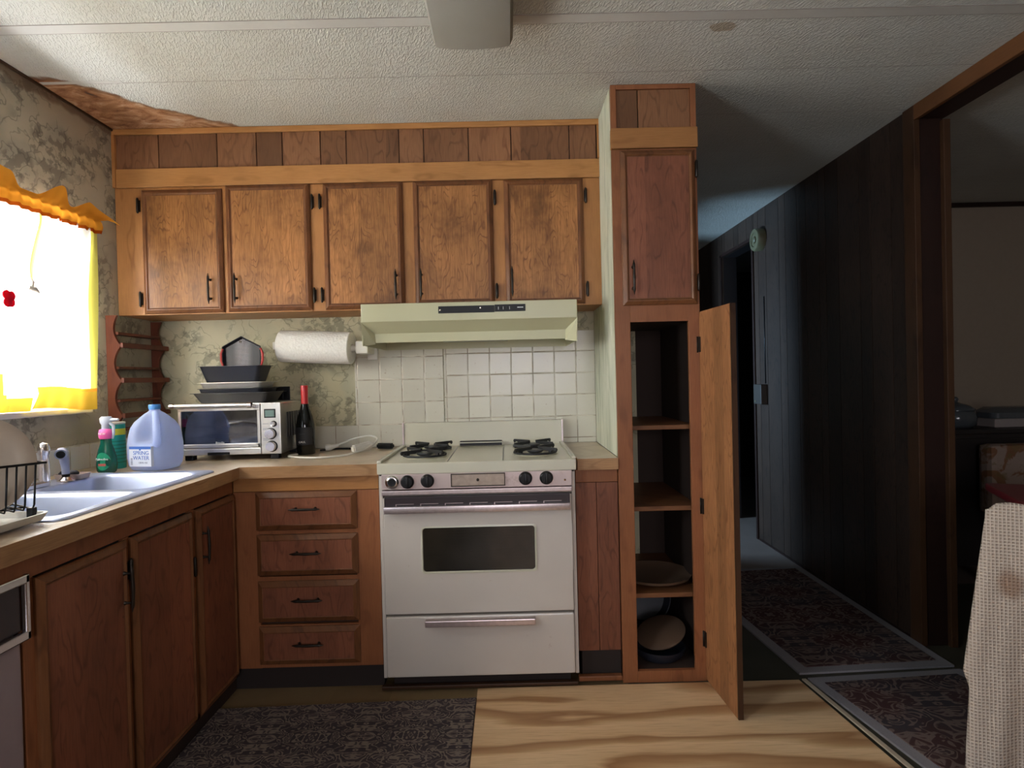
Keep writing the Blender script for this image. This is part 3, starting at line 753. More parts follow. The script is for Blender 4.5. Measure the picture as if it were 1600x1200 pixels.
# pantry contents
m = MB(); prof = [(0.001,0),(0.10,0.0),(0.150,0.018),(0.156,0.030),(0.148,0.024),(0.10,0.008),(0.001,0.008)]
m.lathe(prof, (0,0,0), 'Z', 40); o = auto_smooth(m.build('serving_tray', TRAYW)); o.location = (0.605, 2.60, 0.3475)
tag(o, 'round brown tray lying on the lowest pantry shelf board', 'tray')
m = MB(); m.lathe([(0.001,0),(0.080,0.0),(0.100,0.020),(0.106,0.045),(0.100,0.044),(0.078,0.008),(0.001,0.008)], (0,0,0), 'Z', 36)
m.box(-0.008, 0.008, 0.10, 0.16, 0.035, 0.042, 0.002)
o = auto_smooth(m.build('frying_pan', PANBLK)); o.location = (0.605, 2.56, 0.0465)
tag(o, 'dark frying pan lying flat on the pantry bottom', 'pan')
m = MB(); m.lathe([(0.001,0),(0.095,0.0),(0.104,0.006),(0.104,0.010),(0.090,0.016),(0.001,0.026)], (0,0,0), 'Z', 36)
o = auto_smooth(m.build('pan_lid', TRAYW)); o.location = (0.618, 2.555, 0.128); o.rotation_euler = (math.radians(14), math.radians(-17), 0)
tag(o, 'brown round lid leaning on the frying pan in the pantry', 'lid')
m = MB(); m.lathe([(0.001,0),(0.11,0.0),(0.135,0.03),(0.13,0.03),(0.107,0.006),(0.001,0.006)], (0,0,0), 'Z', 36)
o = auto_smooth(m.build('pizza_pan', PANBLK)); o.location = (0.60, 2.86, 0.18); o.rotation_euler = (math.radians(68), 0, 0)
tag(o, 'black round pan standing on edge at the back of the pantry bottom', 'pan')

# ---------------------------------------------------------------- base cabinets
D = thing('drawer_cabinet', 'brown base cabinet with four drawers left of the stove', 'cabinet', (-0.80, 2.7, 0.0))
BF = 2.42
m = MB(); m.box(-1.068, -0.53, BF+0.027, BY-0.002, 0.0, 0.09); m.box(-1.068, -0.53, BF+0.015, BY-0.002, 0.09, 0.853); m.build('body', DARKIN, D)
m = MB()
m.box(-1.1115, -1.015, BF+0.0005, BF+0.015, 0.088, 0.795, 0.001); m.box(-0.625, -0.53, BF, BF+0.015, 0.09, 0.795, 0.001)
for a, b in ((0.09, 0.11), (0.25, 0.262), (0.435, 0.455), (0.625, 0.64), (0.785, 0.795)): m.box(-1.015, -0.625, BF, BF+0.015, a, b)
m.build('face_frame', W_BASEF, D)
m = MB(); m.box(-1.108, -0.53, BF-0.004, BF+0.015, 0.797, 0.853, 0.002); m.build('top_rail', W_APRON, D)
m = MB(); m.box(-1.150, -0.53, BF+0.016, BF+0.026, 0.0, 0.089); m.build("toe_kick", TOEKICK, D)
fn = FY(BF)
for a, b in ((0.643, 0.793), (0.462, 0.624), (0.275, 0.438), (0.105, 0.256)):
    cdoor(D, fn, -1.020, -0.618, a, b, True, (), PROF_R, W_BASE, W_MOULD, 'drawer')

S = thing('base_cabinet', 'narrow brown base panel cabinet between the stove and the pantry', 'cabinet', (0.345, 2.7, 0))
m = MB(); m.box(0.268, 0.424, BF+0.012, BY-0.013, 0.0, 0.853); m.build('body', DARKIN, S)
m = MB(); m.box(0.256, 0.338, BF, BF+0.012, 0.125, 0.80, 0.001); m.box(0.340, 0.424, BF, BF+0.012, 0.125, 0.80, 0.001); m.build('front_panel', W_BASE, S)
m = MB(); m.box(0.256, 0.424, BF-0.004, BF+0.012, 0.802, 0.853, 0.002); m.build('top_rail', W_BASEF, S)
m = MB(); m.box(0.268, 0.424, BF+0.008, BF+0.012, 0.03, 0.123); m.build('toe_kick', TOEKICK, S)
m = MB(); m.box(0.250, 0.424, BF-0.02, BF+0.007, 0.010, 0.030, 0.004); m.build('kick_moulding', W_BASEF, S)
m = MB(); m.box(0.262, 0.4245, 2.39, 2.987, 0.8545, 0.9, 0.002)
o = m.build('small_worktop', [W_EDGE, COUNTER])
for p in o.data.polygons:
    if p.normal.z > 0.7: p.material_index = 1
tag(o, 'small tan worktop piece between stove and pantry', 'worktop')

L = thing('corner_base_cabinet', 'dark brown sink base cabinet with three doors under the window counter', 'cabinet', (-1.42, 1.9, 0))
LF = -1.112
m = MB(); m.box(LX+0.01, LF-0.013, 1.395, BF+0.014, 0.0, 0.70); m.box(LX+0.01, LF-0.013, 1.395, 1.50, 0.70, 0.853); m.box(LX+0.01, LF-0.013, 2.30, BF+0.014, 0.70, 0.853)
m.build('body', DARKIN, L)
m = MB()
for a, b in ((1.372, 1.405), (1.730, 1.757), (2.086, 2.122), (2.405, 2.42)): m.box(LF-0.012, LF, a, b, 0.06, 0.795)
m.box(LF-0.012, LF, 1.372, 2.42, 0.06, 0.08)
m.build('face_frame', W_BASEF, L)
m = MB(); m.box(LF-0.012, LF+0.003, 0.70, 2.415, 0.797, 0.853, 0.002); m.build('top_rail', W_BASEF, L)
m = MB(); m.box(LF-0.05, LF-0.035, 1.395, 2.42, 0.0, 0.06); m.build('toe_kick', TOEKICK, L)
fn = FX(LF)
cdoor(L, fn, 1.402, 1.734, 0.072, 0.792, (1.712, 0.66), (), PROF_D, W_BASE)
cdoor(L, fn, 1.754, 2.090, 0.072, 0.792, None, ((1.747, 0.70), (2.096, 0.60)), PROF_D, W_BASE)
cdoor(L, fn, 2.120, 2.408, 0.072, 0.792, (2.150, 0.66), (), PROF_D, W_BASE)

# worktop with a cut-out for the sink
m = MB()
CT0, CT1 = 0.8545, 0.90
SX0, SX1, SY0, SY1 = -1.600, -1.135, 1.52, 2.275
m.box(LX+0.010, -1.07, 0.70, SY0, CT0, CT1); m.box(LX+0.010, -1.07, SY1, 2.987, CT0, CT1)
m.box(LX+0.010, SX0, SY0, SY1, CT0, CT1); m.box(SX1, -1.07, SY0, SY1, CT0, CT1)
m.box(-1.07, -0.524, 2.39, 2.987, CT0, CT1)
o = m.build('worktop', [W_EDGE, COUNTER])
for p in o.data.polygons:
    if p.normal.z > 0.7: p.material_index = 1
tag(o, 'L-shaped tan laminate worktop running from the sink to the stove', 'worktop')

# dishwasher
W_ = thing('dishwasher', 'white and black dishwasher front at the left edge below the counter', 'dishwasher', (-1.4, 1.05, 0))
m = MB(); m.box(LX+0.02, -1.13, 0.76, 1.366, 0.0, 0.852); m.build('body', DW_BLACK, W_)
m = MB(); m.box(-1.13, -1.105, 0.765, 1.362, 0.70, 0.795, 0.004) if False else m.box(-1.13, -1.108, 0.765, 1.362, 0.685, 0.79, 0.004); m.build('control_panel', DW_BLACK, W_)
m = MB(); m.box(-1.108, -1.095, 0.765, 1.375, 0.792, 0.812, 0.003); m.box(-1.108, -1.095, 1.362, 1.375, 0.665, 0.812, 0.003); m.box(-1.108, -1.095, 0.765, 1.375, 0.665, 0.685, 0.003); m.build('chrome_trim', CHROME, W_)
m = MB(); m.box(-1.13, -1.110, 0.765, 1.362, 0.10, 0.66, 0.006); m.build('door', DW_WHITE, W_)
m = MB(); m.box(-1.16, -1.14, 0.765, 1.362, 0.0, 0.09); m.build('toe_kick', TOEKICK, W_)

# ---------------------------------------------------------------- sink
def rr(x0, x1, y0, y1, r, z, n=6):
    out = []
    for cx, cy, a0 in ((x1-r, y1-r, 0), (x0+r, y1-r, PI/2), (x0+r, y0+r, PI), (x1-r, y0+r, 1.5*PI)):
        for i in range(n+1):
            a = a0 + PI/2*i/n; out.append((cx+r*math.cos(a), cy+r*math.sin(a), z))
    return out
K = thing('kitchen_sink', 'stainless steel double bowl sink set in the counter below the window', 'sink', (-1.37, 1.9, 0.90))
m = MB(); zt = 0.9055
ox0, ox1, oy0, oy1 = -1.628, -1.112, 1.497, 2.298
bowls = ((1.535, 1.872), (1.912, 2.262)); bx0, bx1 = -1.528, -1.146
m.loft([rr(ox0, ox1, oy0, oy1, 0.035, 0.9005), rr(ox0, ox1, oy0, oy1, 0.035, 0.904), rr(ox0+0.006, ox1-0.006, oy0+0.006, oy1-0.006, 0.03, zt+0.001)], cap0=False, cap1=False)
def strip(x0, x1, y0, y1): m.loft([[(x0,y0,zt),(x1,y0,zt),(x1,y1,zt),(x0,y1,zt)]], cap0=False)
strip(ox0+0.012, bx0, oy0+0.012, oy1-0.012); strip(bx1, ox1-0.012, oy0+0.012, oy1-0.012)
strip(bx0, bx1, oy0+0.012, bowls[0][0]); strip(bx0, bx1, bowls[0][1], bowls[1][0]); strip(bx0, bx1, bowls[1][1], oy1-0.012)
m.loft([rr(ox0+0.006, ox1-0.006, oy0+0.006, oy1-0.006, 0.03, zt+0.001), rr(ox0+0.012, ox1-0.012, oy0+0.012, oy1-0.012, 0.0005, zt)], cap0=False, cap1=False)
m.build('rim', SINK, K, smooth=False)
for (y0, y1) in bowls:
    m = MB()
    m.loft([rr(bx0, bx1, y0, y1, 0.0005, zt), rr(bx0+0.003, bx1-0.003, y0+0.003, y1-0.003, 0.055, zt-0.001), rr(bx0+0.010, bx1-0.010, y0+0.010, y1-0.010, 0.055, zt-0.012),
            rr(bx0+0.018, bx1-0.018, y0+0.018, y1-0.018, 0.055, zt-0.13), rr(bx0+0.032, bx1-0.032, y0+0.032, y1-0.032, 0.05, zt-0.155), rr(bx0+0.07, bx1-0.07, y0+0.07, y1-0.07, 0.04, zt-0.162)], cap0=False, cap1=True)
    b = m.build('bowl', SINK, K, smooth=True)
    m = MB(); cy = (y0+y1)/2; m.lathe([(0.038,0.0),(0.040,0.002),(0.030,0.003),(0.001,0.001)], ((bx0+bx1)/2, cy, zt-0.1615), 'Z', 20); m.build('drain', CHROME, b)
# faucet
f = thing('faucet', 'chrome faucet with a domed top behind the sink', 'faucet', (-1.545, 1.97, 0.907))
m = MB(); m.loft([rr(-1.585,-1.535,1.86,2.04,0.022,0.9072), rr(-1.585,-1.535,1.86,2.04,0.022,0.918), rr(-1.578,-1.542,1.867,2.033,0.017,0.924)]); auto_smooth(m.build('base_plate', CHROME, f))
m = MB(); m.lathe([(0.016,0.0),(0.015,0.06),(0.013,0.085),(0.015,0.09),(0.017,0.098),(0.018,0.112),(0.013,0.124),(0.001,0.128)], (-1.550, 2.02, 0.922), 'Z', 20); auto_smooth(m.build('handle', CHROME, f))
m = MB(); m.tube([(-1.55,1.95,0.922),(-1.55,1.95,0.985),(-1.535,1.93,1.005),(-1.48,1.87,1.015),(-1.43,1.815,1.005),(-1.425,1.81,0.985)], [0.012,0.011,0.010,0.009,0.009,0.009], 12); auto_smooth(m.build('spout', CHROME, f), 60)
f = thing('sink_sprayer', 'blue grey pull out sprayer standing at the sink corner', 'sprayer', (-1.545, 2.11, 0.907))
GREYBL = simple('grey_blue_plastic', (0.34,0.37,0.50), 0.35)
m = MB(); m.lathe([(0.027,0.0),(0.026,0.004),(0.018,0.009),(0.014,0.014)], (-1.545,2.11,0.907), 'Z', 20); auto_smooth(m.build('base', CHROME, f))
m = MB(); m.lathe([(0.0115,0.0),(0.0125,0.008),(0.0115,0.010)], (-1.545,2.11,0.921), 'Z', 16); m.build('collar', BLACKPL, f)
m = MB(); m.tube([(-1.545,2.11,0.931),(-1.546,2.11,0.955),(-1.548,2.108,0.985),(-1.545,2.100,1.003),(-1.535,2.080,1.008),(-1.526,2.062,1.004)], [0.0115,0.0125,0.015,0.017,0.018,0.018], 16); auto_smooth(m.build('body', GREYBL, f), 60)
m = MB(); m.tube([(-1.526,2.0625,1.004),(-1.5245,2.0595,1.0035)], [0.014,0.012], 16); m.build('nozzle', BLACKPL, f)

# soap dish and scrubber
m = MB(); m.loft([rr(-1.605,-1.515,2.135,2.190,0.012,0.9072), rr(-1.61,-1.51,2.13,2.195,0.014,0.925), rr(-1.605,-1.515,2.135,2.190,0.012,0.925), rr(-1.602,-1.518,2.138,2.187,0.01,0.912)])
tag(auto_smooth(m.build('soap_dish', SOAPM)), 'small beige soap dish on the sink ledge', 'soap dish')
m = MB(); m.loft([rr(-1.598,-1.545,2.142,2.180,0.01,0.913), rr(-1.600,-1.543,2.140,2.182,0.012,0.928), rr(-1.594,-1.55,2.146,2.176,0.01,0.935)])
tag(m.build('scrubber', SPONGE), 'black scrubber lying in the beige soap dish', 'scrubber')

# dish tray, rack and plates
m = MB()
m.loft([rr(-1.55,-1.150,1.16,1.500,0.02,0.9075), rr(-1.56,-1.140,1.15,1.510,0.025,0.926), rr(-1.553,-1.147,1.157,1.503,0.02,0.926), rr(-1.545,-1.155,1.165,1.495,0.018,0.912)])
tag(auto_smooth(m.build('drain_tray', WHITEPL)), 'white plastic drainboard tray beside the sink', 'tray')
RK = thing('dish_rack', 'black wire dish rack standing on the white drain tray', 'dish rack', (-1.30, 1.36, 0.913))
C0 = Vector((-1.165, 1.485, 0)); dd = Vector((-0.54, -0.842, 0)); ww = Vector((-0.842, 0.54, 0))
LL, WW = 0.30, 0.20
def RP(a, b, z): return C0 + dd*a + ww*b + Vector((0,0,z))
m = MB()
zt_, zb_ = 1.048, 0.935
m.tube([RP(-0.02,-0.015,zt_), RP(LL,-0.015,zt_), RP(LL,WW,zt_), RP(-0.02,WW,zt_)], 0.0030, 8, closed=True)
for i in range(17):
    a = i*LL/16
    m.tube([RP(a,-0.012,zt_), RP(a,0.004,zb_+0.012), RP(a,0.014,zb_), RP(a,WW-0.02,zb_), RP(a,WW-0.01,zb_+0.012), RP(a,WW,zt_)], 0.0022, 6)
m.tube([RP(0,0.06,zb_), RP(LL,0.06,zb_)], 0.0028, 6); m.tube([RP(0,0.14,zb_), RP(LL,0.14,zb_)], 0.0028, 6)
m.build('wire_frame', BLACKPL, RK)
for a in (0.0, LL):
    for b in (0.02, WW-0.02):
        m = MB(); p = RP(a, b, 0.9125); m.box(p.x-0.008, p.x+0.008, p.y-0.008, p.y+0.008, 0.9125, 0.938, 0.003); m.build('foot', BLACKPL, RK)
for i, (b, a, r, lab) in enumerate(((0.035, 0.100, 0.114, 'nearest cream plate standing in the wire dish rack'), (0.068, 0.110, 0.119, 'middle cream plate of the three in the dish rack'), (0.100, 0.120, 0.122, 'rearmost cream plate of the three in the dish rack'))):
    m = MB(); m.lathe([(0.001,0.0),(r*0.62,0.0),(r*0.72,0.006),(r*0.98,0.014),(r,0.017),(r*0.98,0.0185),(r*0.7,0.010),(r*0.6,0.004),(0.001,0.004)], (0,0,0), 'Z', 48)
    o = auto_smooth(m.build('plate', CREAMPL), 60)
    nrm = (-ww*1.0 + Vector((0,0,0.14))).normalized()
    o.rotation_euler = nrm.to_track_quat('Z', 'Y').to_euler()
    p = RP(a, b, zb_+0.004+r*0.99); o.location = p
    tag(o, lab, 'plate', 'cream plates in the dish rack')

# ---------------------------------------------------------------- bottles on the counter
G = thing('spray_bottle', 'dark green spray bottle with a pink collar on the counter corner', 'bottle', (-1.545, 2.325, 0.901))
cx, cy = -1.552, 2.335
def ell(cx, cy, rx, ry, z, n=24): return [(cx+rx*math.cos(2*PI*i/n), cy+ry*math.sin(2*PI*i/n), z) for i in range(n)]
m = MB(); m.loft([ell(cx,cy,rx,rx*0.62,0.901+h) for rx, h in ((0.030,0),(0.036,0.006),(0.039,0.03),(0.037,0.06),(0.029,0.09),(0.022,0.110),(0.020,0.130))]); b = auto_smooth(m.build('bottle_body', GREENB, G), 60)
m = MB(); m.loft([ell(cx,cy,rx,ry,0.901+h) for rx, ry, h in ((0.021,0.019,0.130),(0.024,0.021,0.135),(0.026,0.022,0.150),(0.022,0.019,0.165),(0.014,0.014,0.168))]); c_ = auto_smooth(m.build('collar', PINK, G), 60)
text('NEW', 0.012, Matrix.Translation((cx, cy-0.0235, 0.901+0.150)) @ FACE_Y, WHITEINK, c_)
m = MB(); m.loft([ell(cx,cy,0.013,0.013,1.069), ell(cx,cy,0.013,0.013,1.085), ell(cx,cy,0.020,0.014,1.092), ell(cx+0.002,cy,0.024,0.014,1.108), ell(cx+0.004,cy,0.018,0.012,1.116)])
m.tube([(cx+0.01,cy,1.103),(cx+0.05,cy,1.103)], [0.009,0.005], 10); m.tube([(cx+0.012,cy,1.095),(cx+0.030,cy,1.080),(cx+0.030,cy,1.050),(cx+0.026,cy,1.030)], [0.006,0.006,0.005,0.003], 8)
auto_smooth(m.build('trigger_head', CLEARISH, G), 60)
m = MB(); m.loft([[(cx+0.027*math.cos(2*PI*i/24)*s_, cy-0.0262+0.010*(math.cos(2*PI*i/24)*s_)**2, 0.901+0.045+0.034*math.sin(2*PI*i/24)*s_) for i in range(24)] for s_ in (1.0, 0.01)], cap0=False, cap1=False)
lb = m.build('label', GREENINK, G)
text('Palmolive', 0.0125, Matrix.Translation((cx, cy-0.0275, 0.901+0.054)) @ FACE_Y, WHITEINK, lb)
m = MB(); m.box(cx-0.014, cx+0.014, cy-0.0282, cy-0.0268, 0.901+0.028, 0.901+0.037); m.build('label_patch', REDINK, lb)

T = thing('cleanser_can', 'teal cylindrical can with a yellow band behind the spray bottle', 'can', (-1.605, 2.46, 0.901))
cx, cy, r = -1.600, 2.455, 0.041
m = MB(); m.lathe([(r-0.001,0),(r,0.002),(r,0.135)], (cx,cy,0.901), 'Z', 32, cap1=False); o = auto_smooth(m.build('can_body', TEAL, T))
m = MB(); m.lathe([(r,0.135),(r,0.160)], (cx,cy,0.901), 'Z', 32, cap0=False, cap1=False); m.build('yellow_band', YELLOWL, T, smooth=True)
m = MB(); m.lathe([(r,0.160),(r,0.178)], (cx,cy,0.901), 'Z', 32, cap0=False, cap1=False); m.build('green_band', TEAL, T, smooth=True)
m = MB(); m.lathe([(r,0.178),(r+0.001,0.180),(r+0.001,0.185),(r-0.003,0.186),(0.001,0.183)], (cx,cy,0.901), 'Z', 32, cap0=False); auto_smooth(m.build('lid', WHITEPL, T))
m = MB()
for i in range(7): z_ = 0.925+0.014*i; m.lathe([(r+0.0004, 0.0),(r+0.0004, 0.0035)], (cx,cy,z_), 'Z', 32, cap0=False, cap1=False)
m.build('printed_lines', TEALD, T, smooth=True)

# water jug
J = thing('water_jug', 'milky blue gallon water jug with a blue cap on the counter', 'jug', (-1.405, 2.41, 0.901))
jx, jy = -1.403, 2.405; H0 = math.radians(-57)
def jring(rad, z, sq=0.55, pull_=0.0, n=56):
    out = []
    for i in range(n):
        a = 2*PI*i/n; b = a-math.radians(45)-H0*0
        q = (abs(math.cos(a-H0-PI/4))**3.2+abs(math.sin(a-H0-PI/4))**3.2)**(-1/3.2)
        rr_ = rad*((1-sq)+sq*q)
        d_ = (a-H0+PI) % (2*PI)-PI
        # recess for the handle to the left of the grip corner
        k_ = max(0.0, 1-abs((d_+0.36)/0.62)**2.2)
        rr_ = rr_*(1-pull_*k_)
        out.append((jx+rr_*math.cos(a), jy+rr_*math.sin(a), 0.901+z))
    return out
m = MB()
m.loft([jring(0.055,0,0.6), jring(0.074,0.004,0.7), jring(0.084,0.022,0.7), jring(0.088,0.05,0.7), jring(0.088,0.075,0.7), jring(0.088,0.102,0.7), jring(0.087,0.110,0.7,0.10), jring(0.086,0.118,0.7,0.46),
        jring(0.083,0.140,0.7,0.56), jring(0.078,0.165,0.6,0.58), jring(0.066,0.188,0.5,0.55), jring(0.048,0.207,0.3,0.40), jring(0.034,0.220,0.2,0.1), jring(0.022,0.228,0.0), jring(0.019,0.232,0), jring(0.019,0.240,0)])
b = auto_smooth(m.build('jug_body', JUGM, J), 70)
ch, sh = math.cos(H0), math.sin(H0)
m = MB()
hp = [(0.026,0.222),(0.048,0.209),(0.068,0.193),(0.083,0.170),(0.094,0.145),(0.098,0.125),(0.095,0.110),(0.084,0.100)]
m.tube([(jx+ch*a, jy+sh*a, 0.901+z) for a, z in hp], [0.012,0.012,0.012,0.0125,0.013,0.0135,0.014,0.014], 14); auto_smooth(m.build('grip', JUGM, J), 70)
m = MB(); m.lathe([(0.0215,0.0),(0.0215,0.016),(0.020,0.019),(0.001,0.019)], (jx,jy,0.901+0.236), 'Z', 32); auto_smooth(m.build('cap', BLUECAP, J))
# flat label on the front-left side of the jug
la = H0-PI/4
LM = Matrix.Translation((jx+0.0885*math.cos(la)+0.010, jy+0.0885*math.sin(la)-0.002, 0.901+0.062)) @ Matrix.Rotation(la+PI/2, 4, 'Z') @ FACE_Y
def lbox(mb, x0, x1, y0, y1, z0, z1, M):
    t = bmesh.new(); vs = [t.verts.new(p) for p in ((x0,y0,z0),(x1,y0,z0),(x1,y1,z0),(x0,y1,z0),(x0,y0,z1),(x1,y0,z1),(x1,y1,z1),(x0,y1,z1))]
    for q in ((3,2,1,0),(4,5,6,7),(0,1,5,4),(1,2,6,5),(2,3,7,6),(3,0,4,7)): t.faces.new([vs[i] for i in q])
    mb.merge(t, M)
m = MB(); lbox(m, -0.048, 0.048, -0.040, 0.036, -0.012, 0.0008, LM); lb = m.build('label', LABELW, J)
m = MB(); lbox(m, -0.048, 0.048, 0.026, 0.0362, 0.0009, 0.0013, LM); lbox(m, -0.004, 0.004, 0.021, 0.026, 0.0009, 0.0013, LM); m.build('label_band', BLUEINK, lb)
text('SPRING', 0.021, LM @ Matrix.Translation((0.004, 0.011, 0.001)), BLUEINK, lb)
text('WATER', 0.021, LM @ Matrix.Translation((0.004, -0.008, 0.001)), BLUEINK, lb)
text('128 FL OZ', 0.009, LM @ Matrix.Translation((0.012, -0.026, 0.001)), GREYINK, lb)
m = MB()
for i in range(9): lbox(m, -0.042, -0.034, -0.034+i*0.003, -0.0325+i*0.003, 0.0009, 0.0013, LM)
m.build('barcode', GREYINK, lb)

# ---------------------------------------------------------------- toaster oven
O = thing('toaster_oven', 'stainless steel toaster oven with glass door on the counter', 'toaster oven', (-1.205, 2.77, 0.901))
tx0, tx1, ty0, ty1, tz0, tz1 = -1.425, -0.985, 2.62, 2.925, 0.925, 1.145
m = MB()
m.box(tx0, tx1, ty0, ty1, tz1-0.010, tz1, 0.004); m.box(tx0, tx1, ty0, ty1, tz0, tz0+0.012, 0.003); m.box(tx0, tx0+0.010, ty0, ty1, tz0+0.012, tz1-0.010); m.box(tx1-0.010, tx1, ty0, ty1, tz0+0.012, tz1-0.010)
m.box(tx0+0.010, tx1-0.010, ty1-0.010, ty1, tz0+0.012, tz1-0.010)
m.build('housing', STEEL, O)
m = MB(); m.box(tx0+0.0105, -1.082, ty0+0.02, ty1-0.0105, tz0+0.0125, tz0+0.016); m.box(-1.082, -1.078, ty0+0.01, ty1-0.0105, tz0+0.0125, tz1-0.0105); m.box(tx0+0.0105, -1.082, ty1-0.016, ty1-0.0105, tz0+0.016, tz1-0.0105); m.box(tx0+0.0105, tx0+0.013, ty0+0.02, ty1-0.016, tz0+0.016, tz1-0.0105)
m.build('cavity', PANGREY, O)
m = MB()
for y_ in [ty0+0.03+i*0.02 for i in range(12)]: m.tube([(tx0+0.014,y_,tz0+0.07),(-1.083,y_,tz0+0.07)], 0.0014, 6)
for i in range(13): x_ = tx0+0.03+i*0.024; m.tube([(x_,ty0+0.026,tz0+0.07),(x_,ty1-0.03,tz0+0.07)], 0.0014, 6); m.tube([(x_,ty0+0.026,tz0+0.07),(x_,ty0+0.026,tz0+0.077)], 0.0016, 6)
m.tube([(tx0+0.014,ty0+0.09,tz0+0.115),(-1.083,ty0+0.09,tz0+0.118)], 0.0035, 8); m.tube([(tx0+0.014,ty0+0.09,tz0+0.035),(-1.083,ty0+0.09,tz0+0.035)], 0.0035, 8)
m.build('oven_rack', CHROME, O)
d = MB(); d.box(tx0+0.002, -1.072, ty0-0.014, ty0-0.001, tz1-0.030, tz1-0.004, 0.002); d.box(tx0+0.002, tx0+0.016, ty0-0.014, ty0-0.001, tz0+0.030, tz1-0.030, 0.002); d.box(-1.084, -1.072, ty0-0.014, ty0-0.001, tz0+0.030, tz1-0.030, 0.002); d.box(tx0+0.002, -1.072, ty0-0.014, ty0-0.001, tz0+0.030, tz0+0.048, 0.002)
dr = d.build('door', STEEL, O)
m = MB(); m.box(tx0+0.016, -1.084, ty0-0.010, ty0-0.006, tz0+0.048, tz1-0.030); m.build('door_glass', OVENGLASS, dr)
m = MB(); m.tube([(tx0-0.012,ty0-0.045,tz1-0.006),(-1.092,ty0-0.045,tz1-0.006)], 0.0105, 14)
for x_ in (tx0+0.020, -1.100): m.box(x_-0.010, x_+0.010, ty0-0.042, ty0-0.013, tz1-0.020, tz1-0.004, 0.003)
auto_smooth(m.build('handle', STEEL, dr))
m = MB()
for x_ in (tx0-0.0125, -1.110): m.tube([(x_,ty0-0.045,tz1-0.006),(x_+0.018,ty0-0.045,tz1-0.006)], 0.0125, 14)
auto_smooth(m.build('handle_cap', CHROME, dr))
m = MB(); m.box(tx0+0.001, -1.072, ty0-0.012, ty0-0.001, tz0, tz0+0.028, 0.003); m.build('lower_fascia', STEEL, O)
m = MB(); m.box(-1.30, -1.205, ty0-0.014, ty0-0.012, tz0, tz0+0.012, 0.002); m.build('tray_grip', BLACKPL, O)
m = MB(); m.box(-1.069, tx1+0.001, ty0-0.014, ty0-0.001, tz0, tz1, 0.003); cp = m.build('control_panel', STEEL, O)
m = MB(); m.box(-1.053, -1.004, ty0-0.016, ty0-0.014, 1.080, 1.118, 0.002); m.build('display_bezel', BLACKPL, cp)
m = MB(); m.box(-1.048, -1.009, ty0-0.017, ty0-0.016, 1.085, 1.113); m.build('display', LCD, cp)
for (x_, z_, r_) in ((-1.013, 1.054, 0.010), (-1.026, 1.012, 0.0215), (-1.023, 0.958, 0.0215)):
    m = MB(); m.lathe([(r_+0.003,0.0),(r_+0.003,-0.003),(r_+0.001,-0.003)], (x_, ty0-0.0142, z_), 'Y', 28); m.build('knob_ring', BLACKPL, cp)
    m = MB(); m.lathe([(r_,-0.001),(r_*0.97,-0.016),(r_*0.9,-0.019),(0.001,-0.0185)], (x_, ty0-0.0172, z_), 'Y', 28); auto_smooth(m.build('knob', CHROME, cp), 40)
m = MB()
for z_ in (1.054, 1.033, 1.028, 0.990, 0.984): m.box(-1.060, -1.035, ty0-0.0146, ty0-0.014, z_, z_+0.0015)
m.build('printed_marks', GREYINK, cp)
text('Breville', 0.0125, Matrix.Translation((-1.245, ty0-0.0145, tz0+0.053)) @ FACE_Y, WHITEINK, dr)
m = MB()   # louvred side
for i in range(7): m.box(tx1, tx1+0.002, ty0+0.06+i*0.03, ty0+0.08+i*0.03, 0.99, 1.10, 0.0008)
m.build('side_vent', PANGREY, O)
for x_ in (tx0+0.03, tx1-0.04):
    for y_ in (ty0+0.03, ty1-0.05):
        m = MB(); m.box(x_-0.018, x_+0.018, y_-0.015, y_+0.02, 0.9005, 0.9245, 0.004); m.build('foot', BLACKPL, O)

# baking tins stacked on the toaster oven
def tin(name, x0, x1, y0, y1, z0, z1, taper, lip, mat, label, cat, thick=0.003, r=0.02):
    m = MB()
    m.loft([rr(x0+taper, x1-taper, y0+taper, y1-taper, r, z0), rr(x0+lip, x1-lip, y0+lip, y1-lip, r, z1-0.002), rr(x0, x1, y0, y1, r+lip*0.5, z1-0.002), rr(x0, x1, y0, y1, r+lip*0.5, z1),
            rr(x0+lip+thick, x1-lip-thick, y0+lip+thick, y1-lip-thick, r, z1), rr(x0+taper+thick, x1-taper-thick, y0+taper+thick, y1-taper-thick, r, z0+thick)])
    return tag(auto_smooth(m.build(name, mat), 40), label, cat)
tin('roasting_pan', -1.410, -1.055, 2.665, 2.90, 1.1460, 1.190, 0.034, 0.012, PANGREY, 'dark grey roasting pan, lowest of the stack on the toaster oven', 'pan')
tin('oven_tray', -1.385, -1.090, 2.685, 2.89, 1.1915, 1.2095, 0.010, 0.006, PANBLK, 'thin black oven tray under the silver one on the toaster oven', 'tray')
tin('baking_tray', -1.392, -1.088, 2.695, 2.88, 1.2110, 1.236, 0.020, 0.012, ALU, 'silver baking tray in the middle of the stack on the toaster oven', 'tray')
lf = tin('loaf_pan', -1.390, -1.098, 2.70, 2.86, 1.2375, 1.310, 0.028, 0.008, PANBLK, 'deep black loaf pan on top of the tin stack', 'pan')
Q = thing('hexagonal_pan', 'black six-sided perforated pan with red grips standing in the loaf pan', 'pan', (-1.21, 2.76, 1.2405), local=True)
hexo = [(0.0,0.205),(0.088,0.158),(0.088,0.070),(0.060,0.0),(-0.060,0.0),(-0.088,0.070),(-0.088,0.158)]
m = MB(); m.loft([[(a, 0.0, b) for a, b in hexo], [(a*0.90, 0.018, 0.1+(b-0.1)*0.90) for a, b in hexo]], cap0=False, cap1=True, smooth=False)
m.loft([[(a*1.0, 0.0, b) for a, b in hexo], [(a*0.96, -0.002, 0.1+(b-0.1)*0.96) for a, b in hexo]], cap0=False, cap1=False, smooth=False)
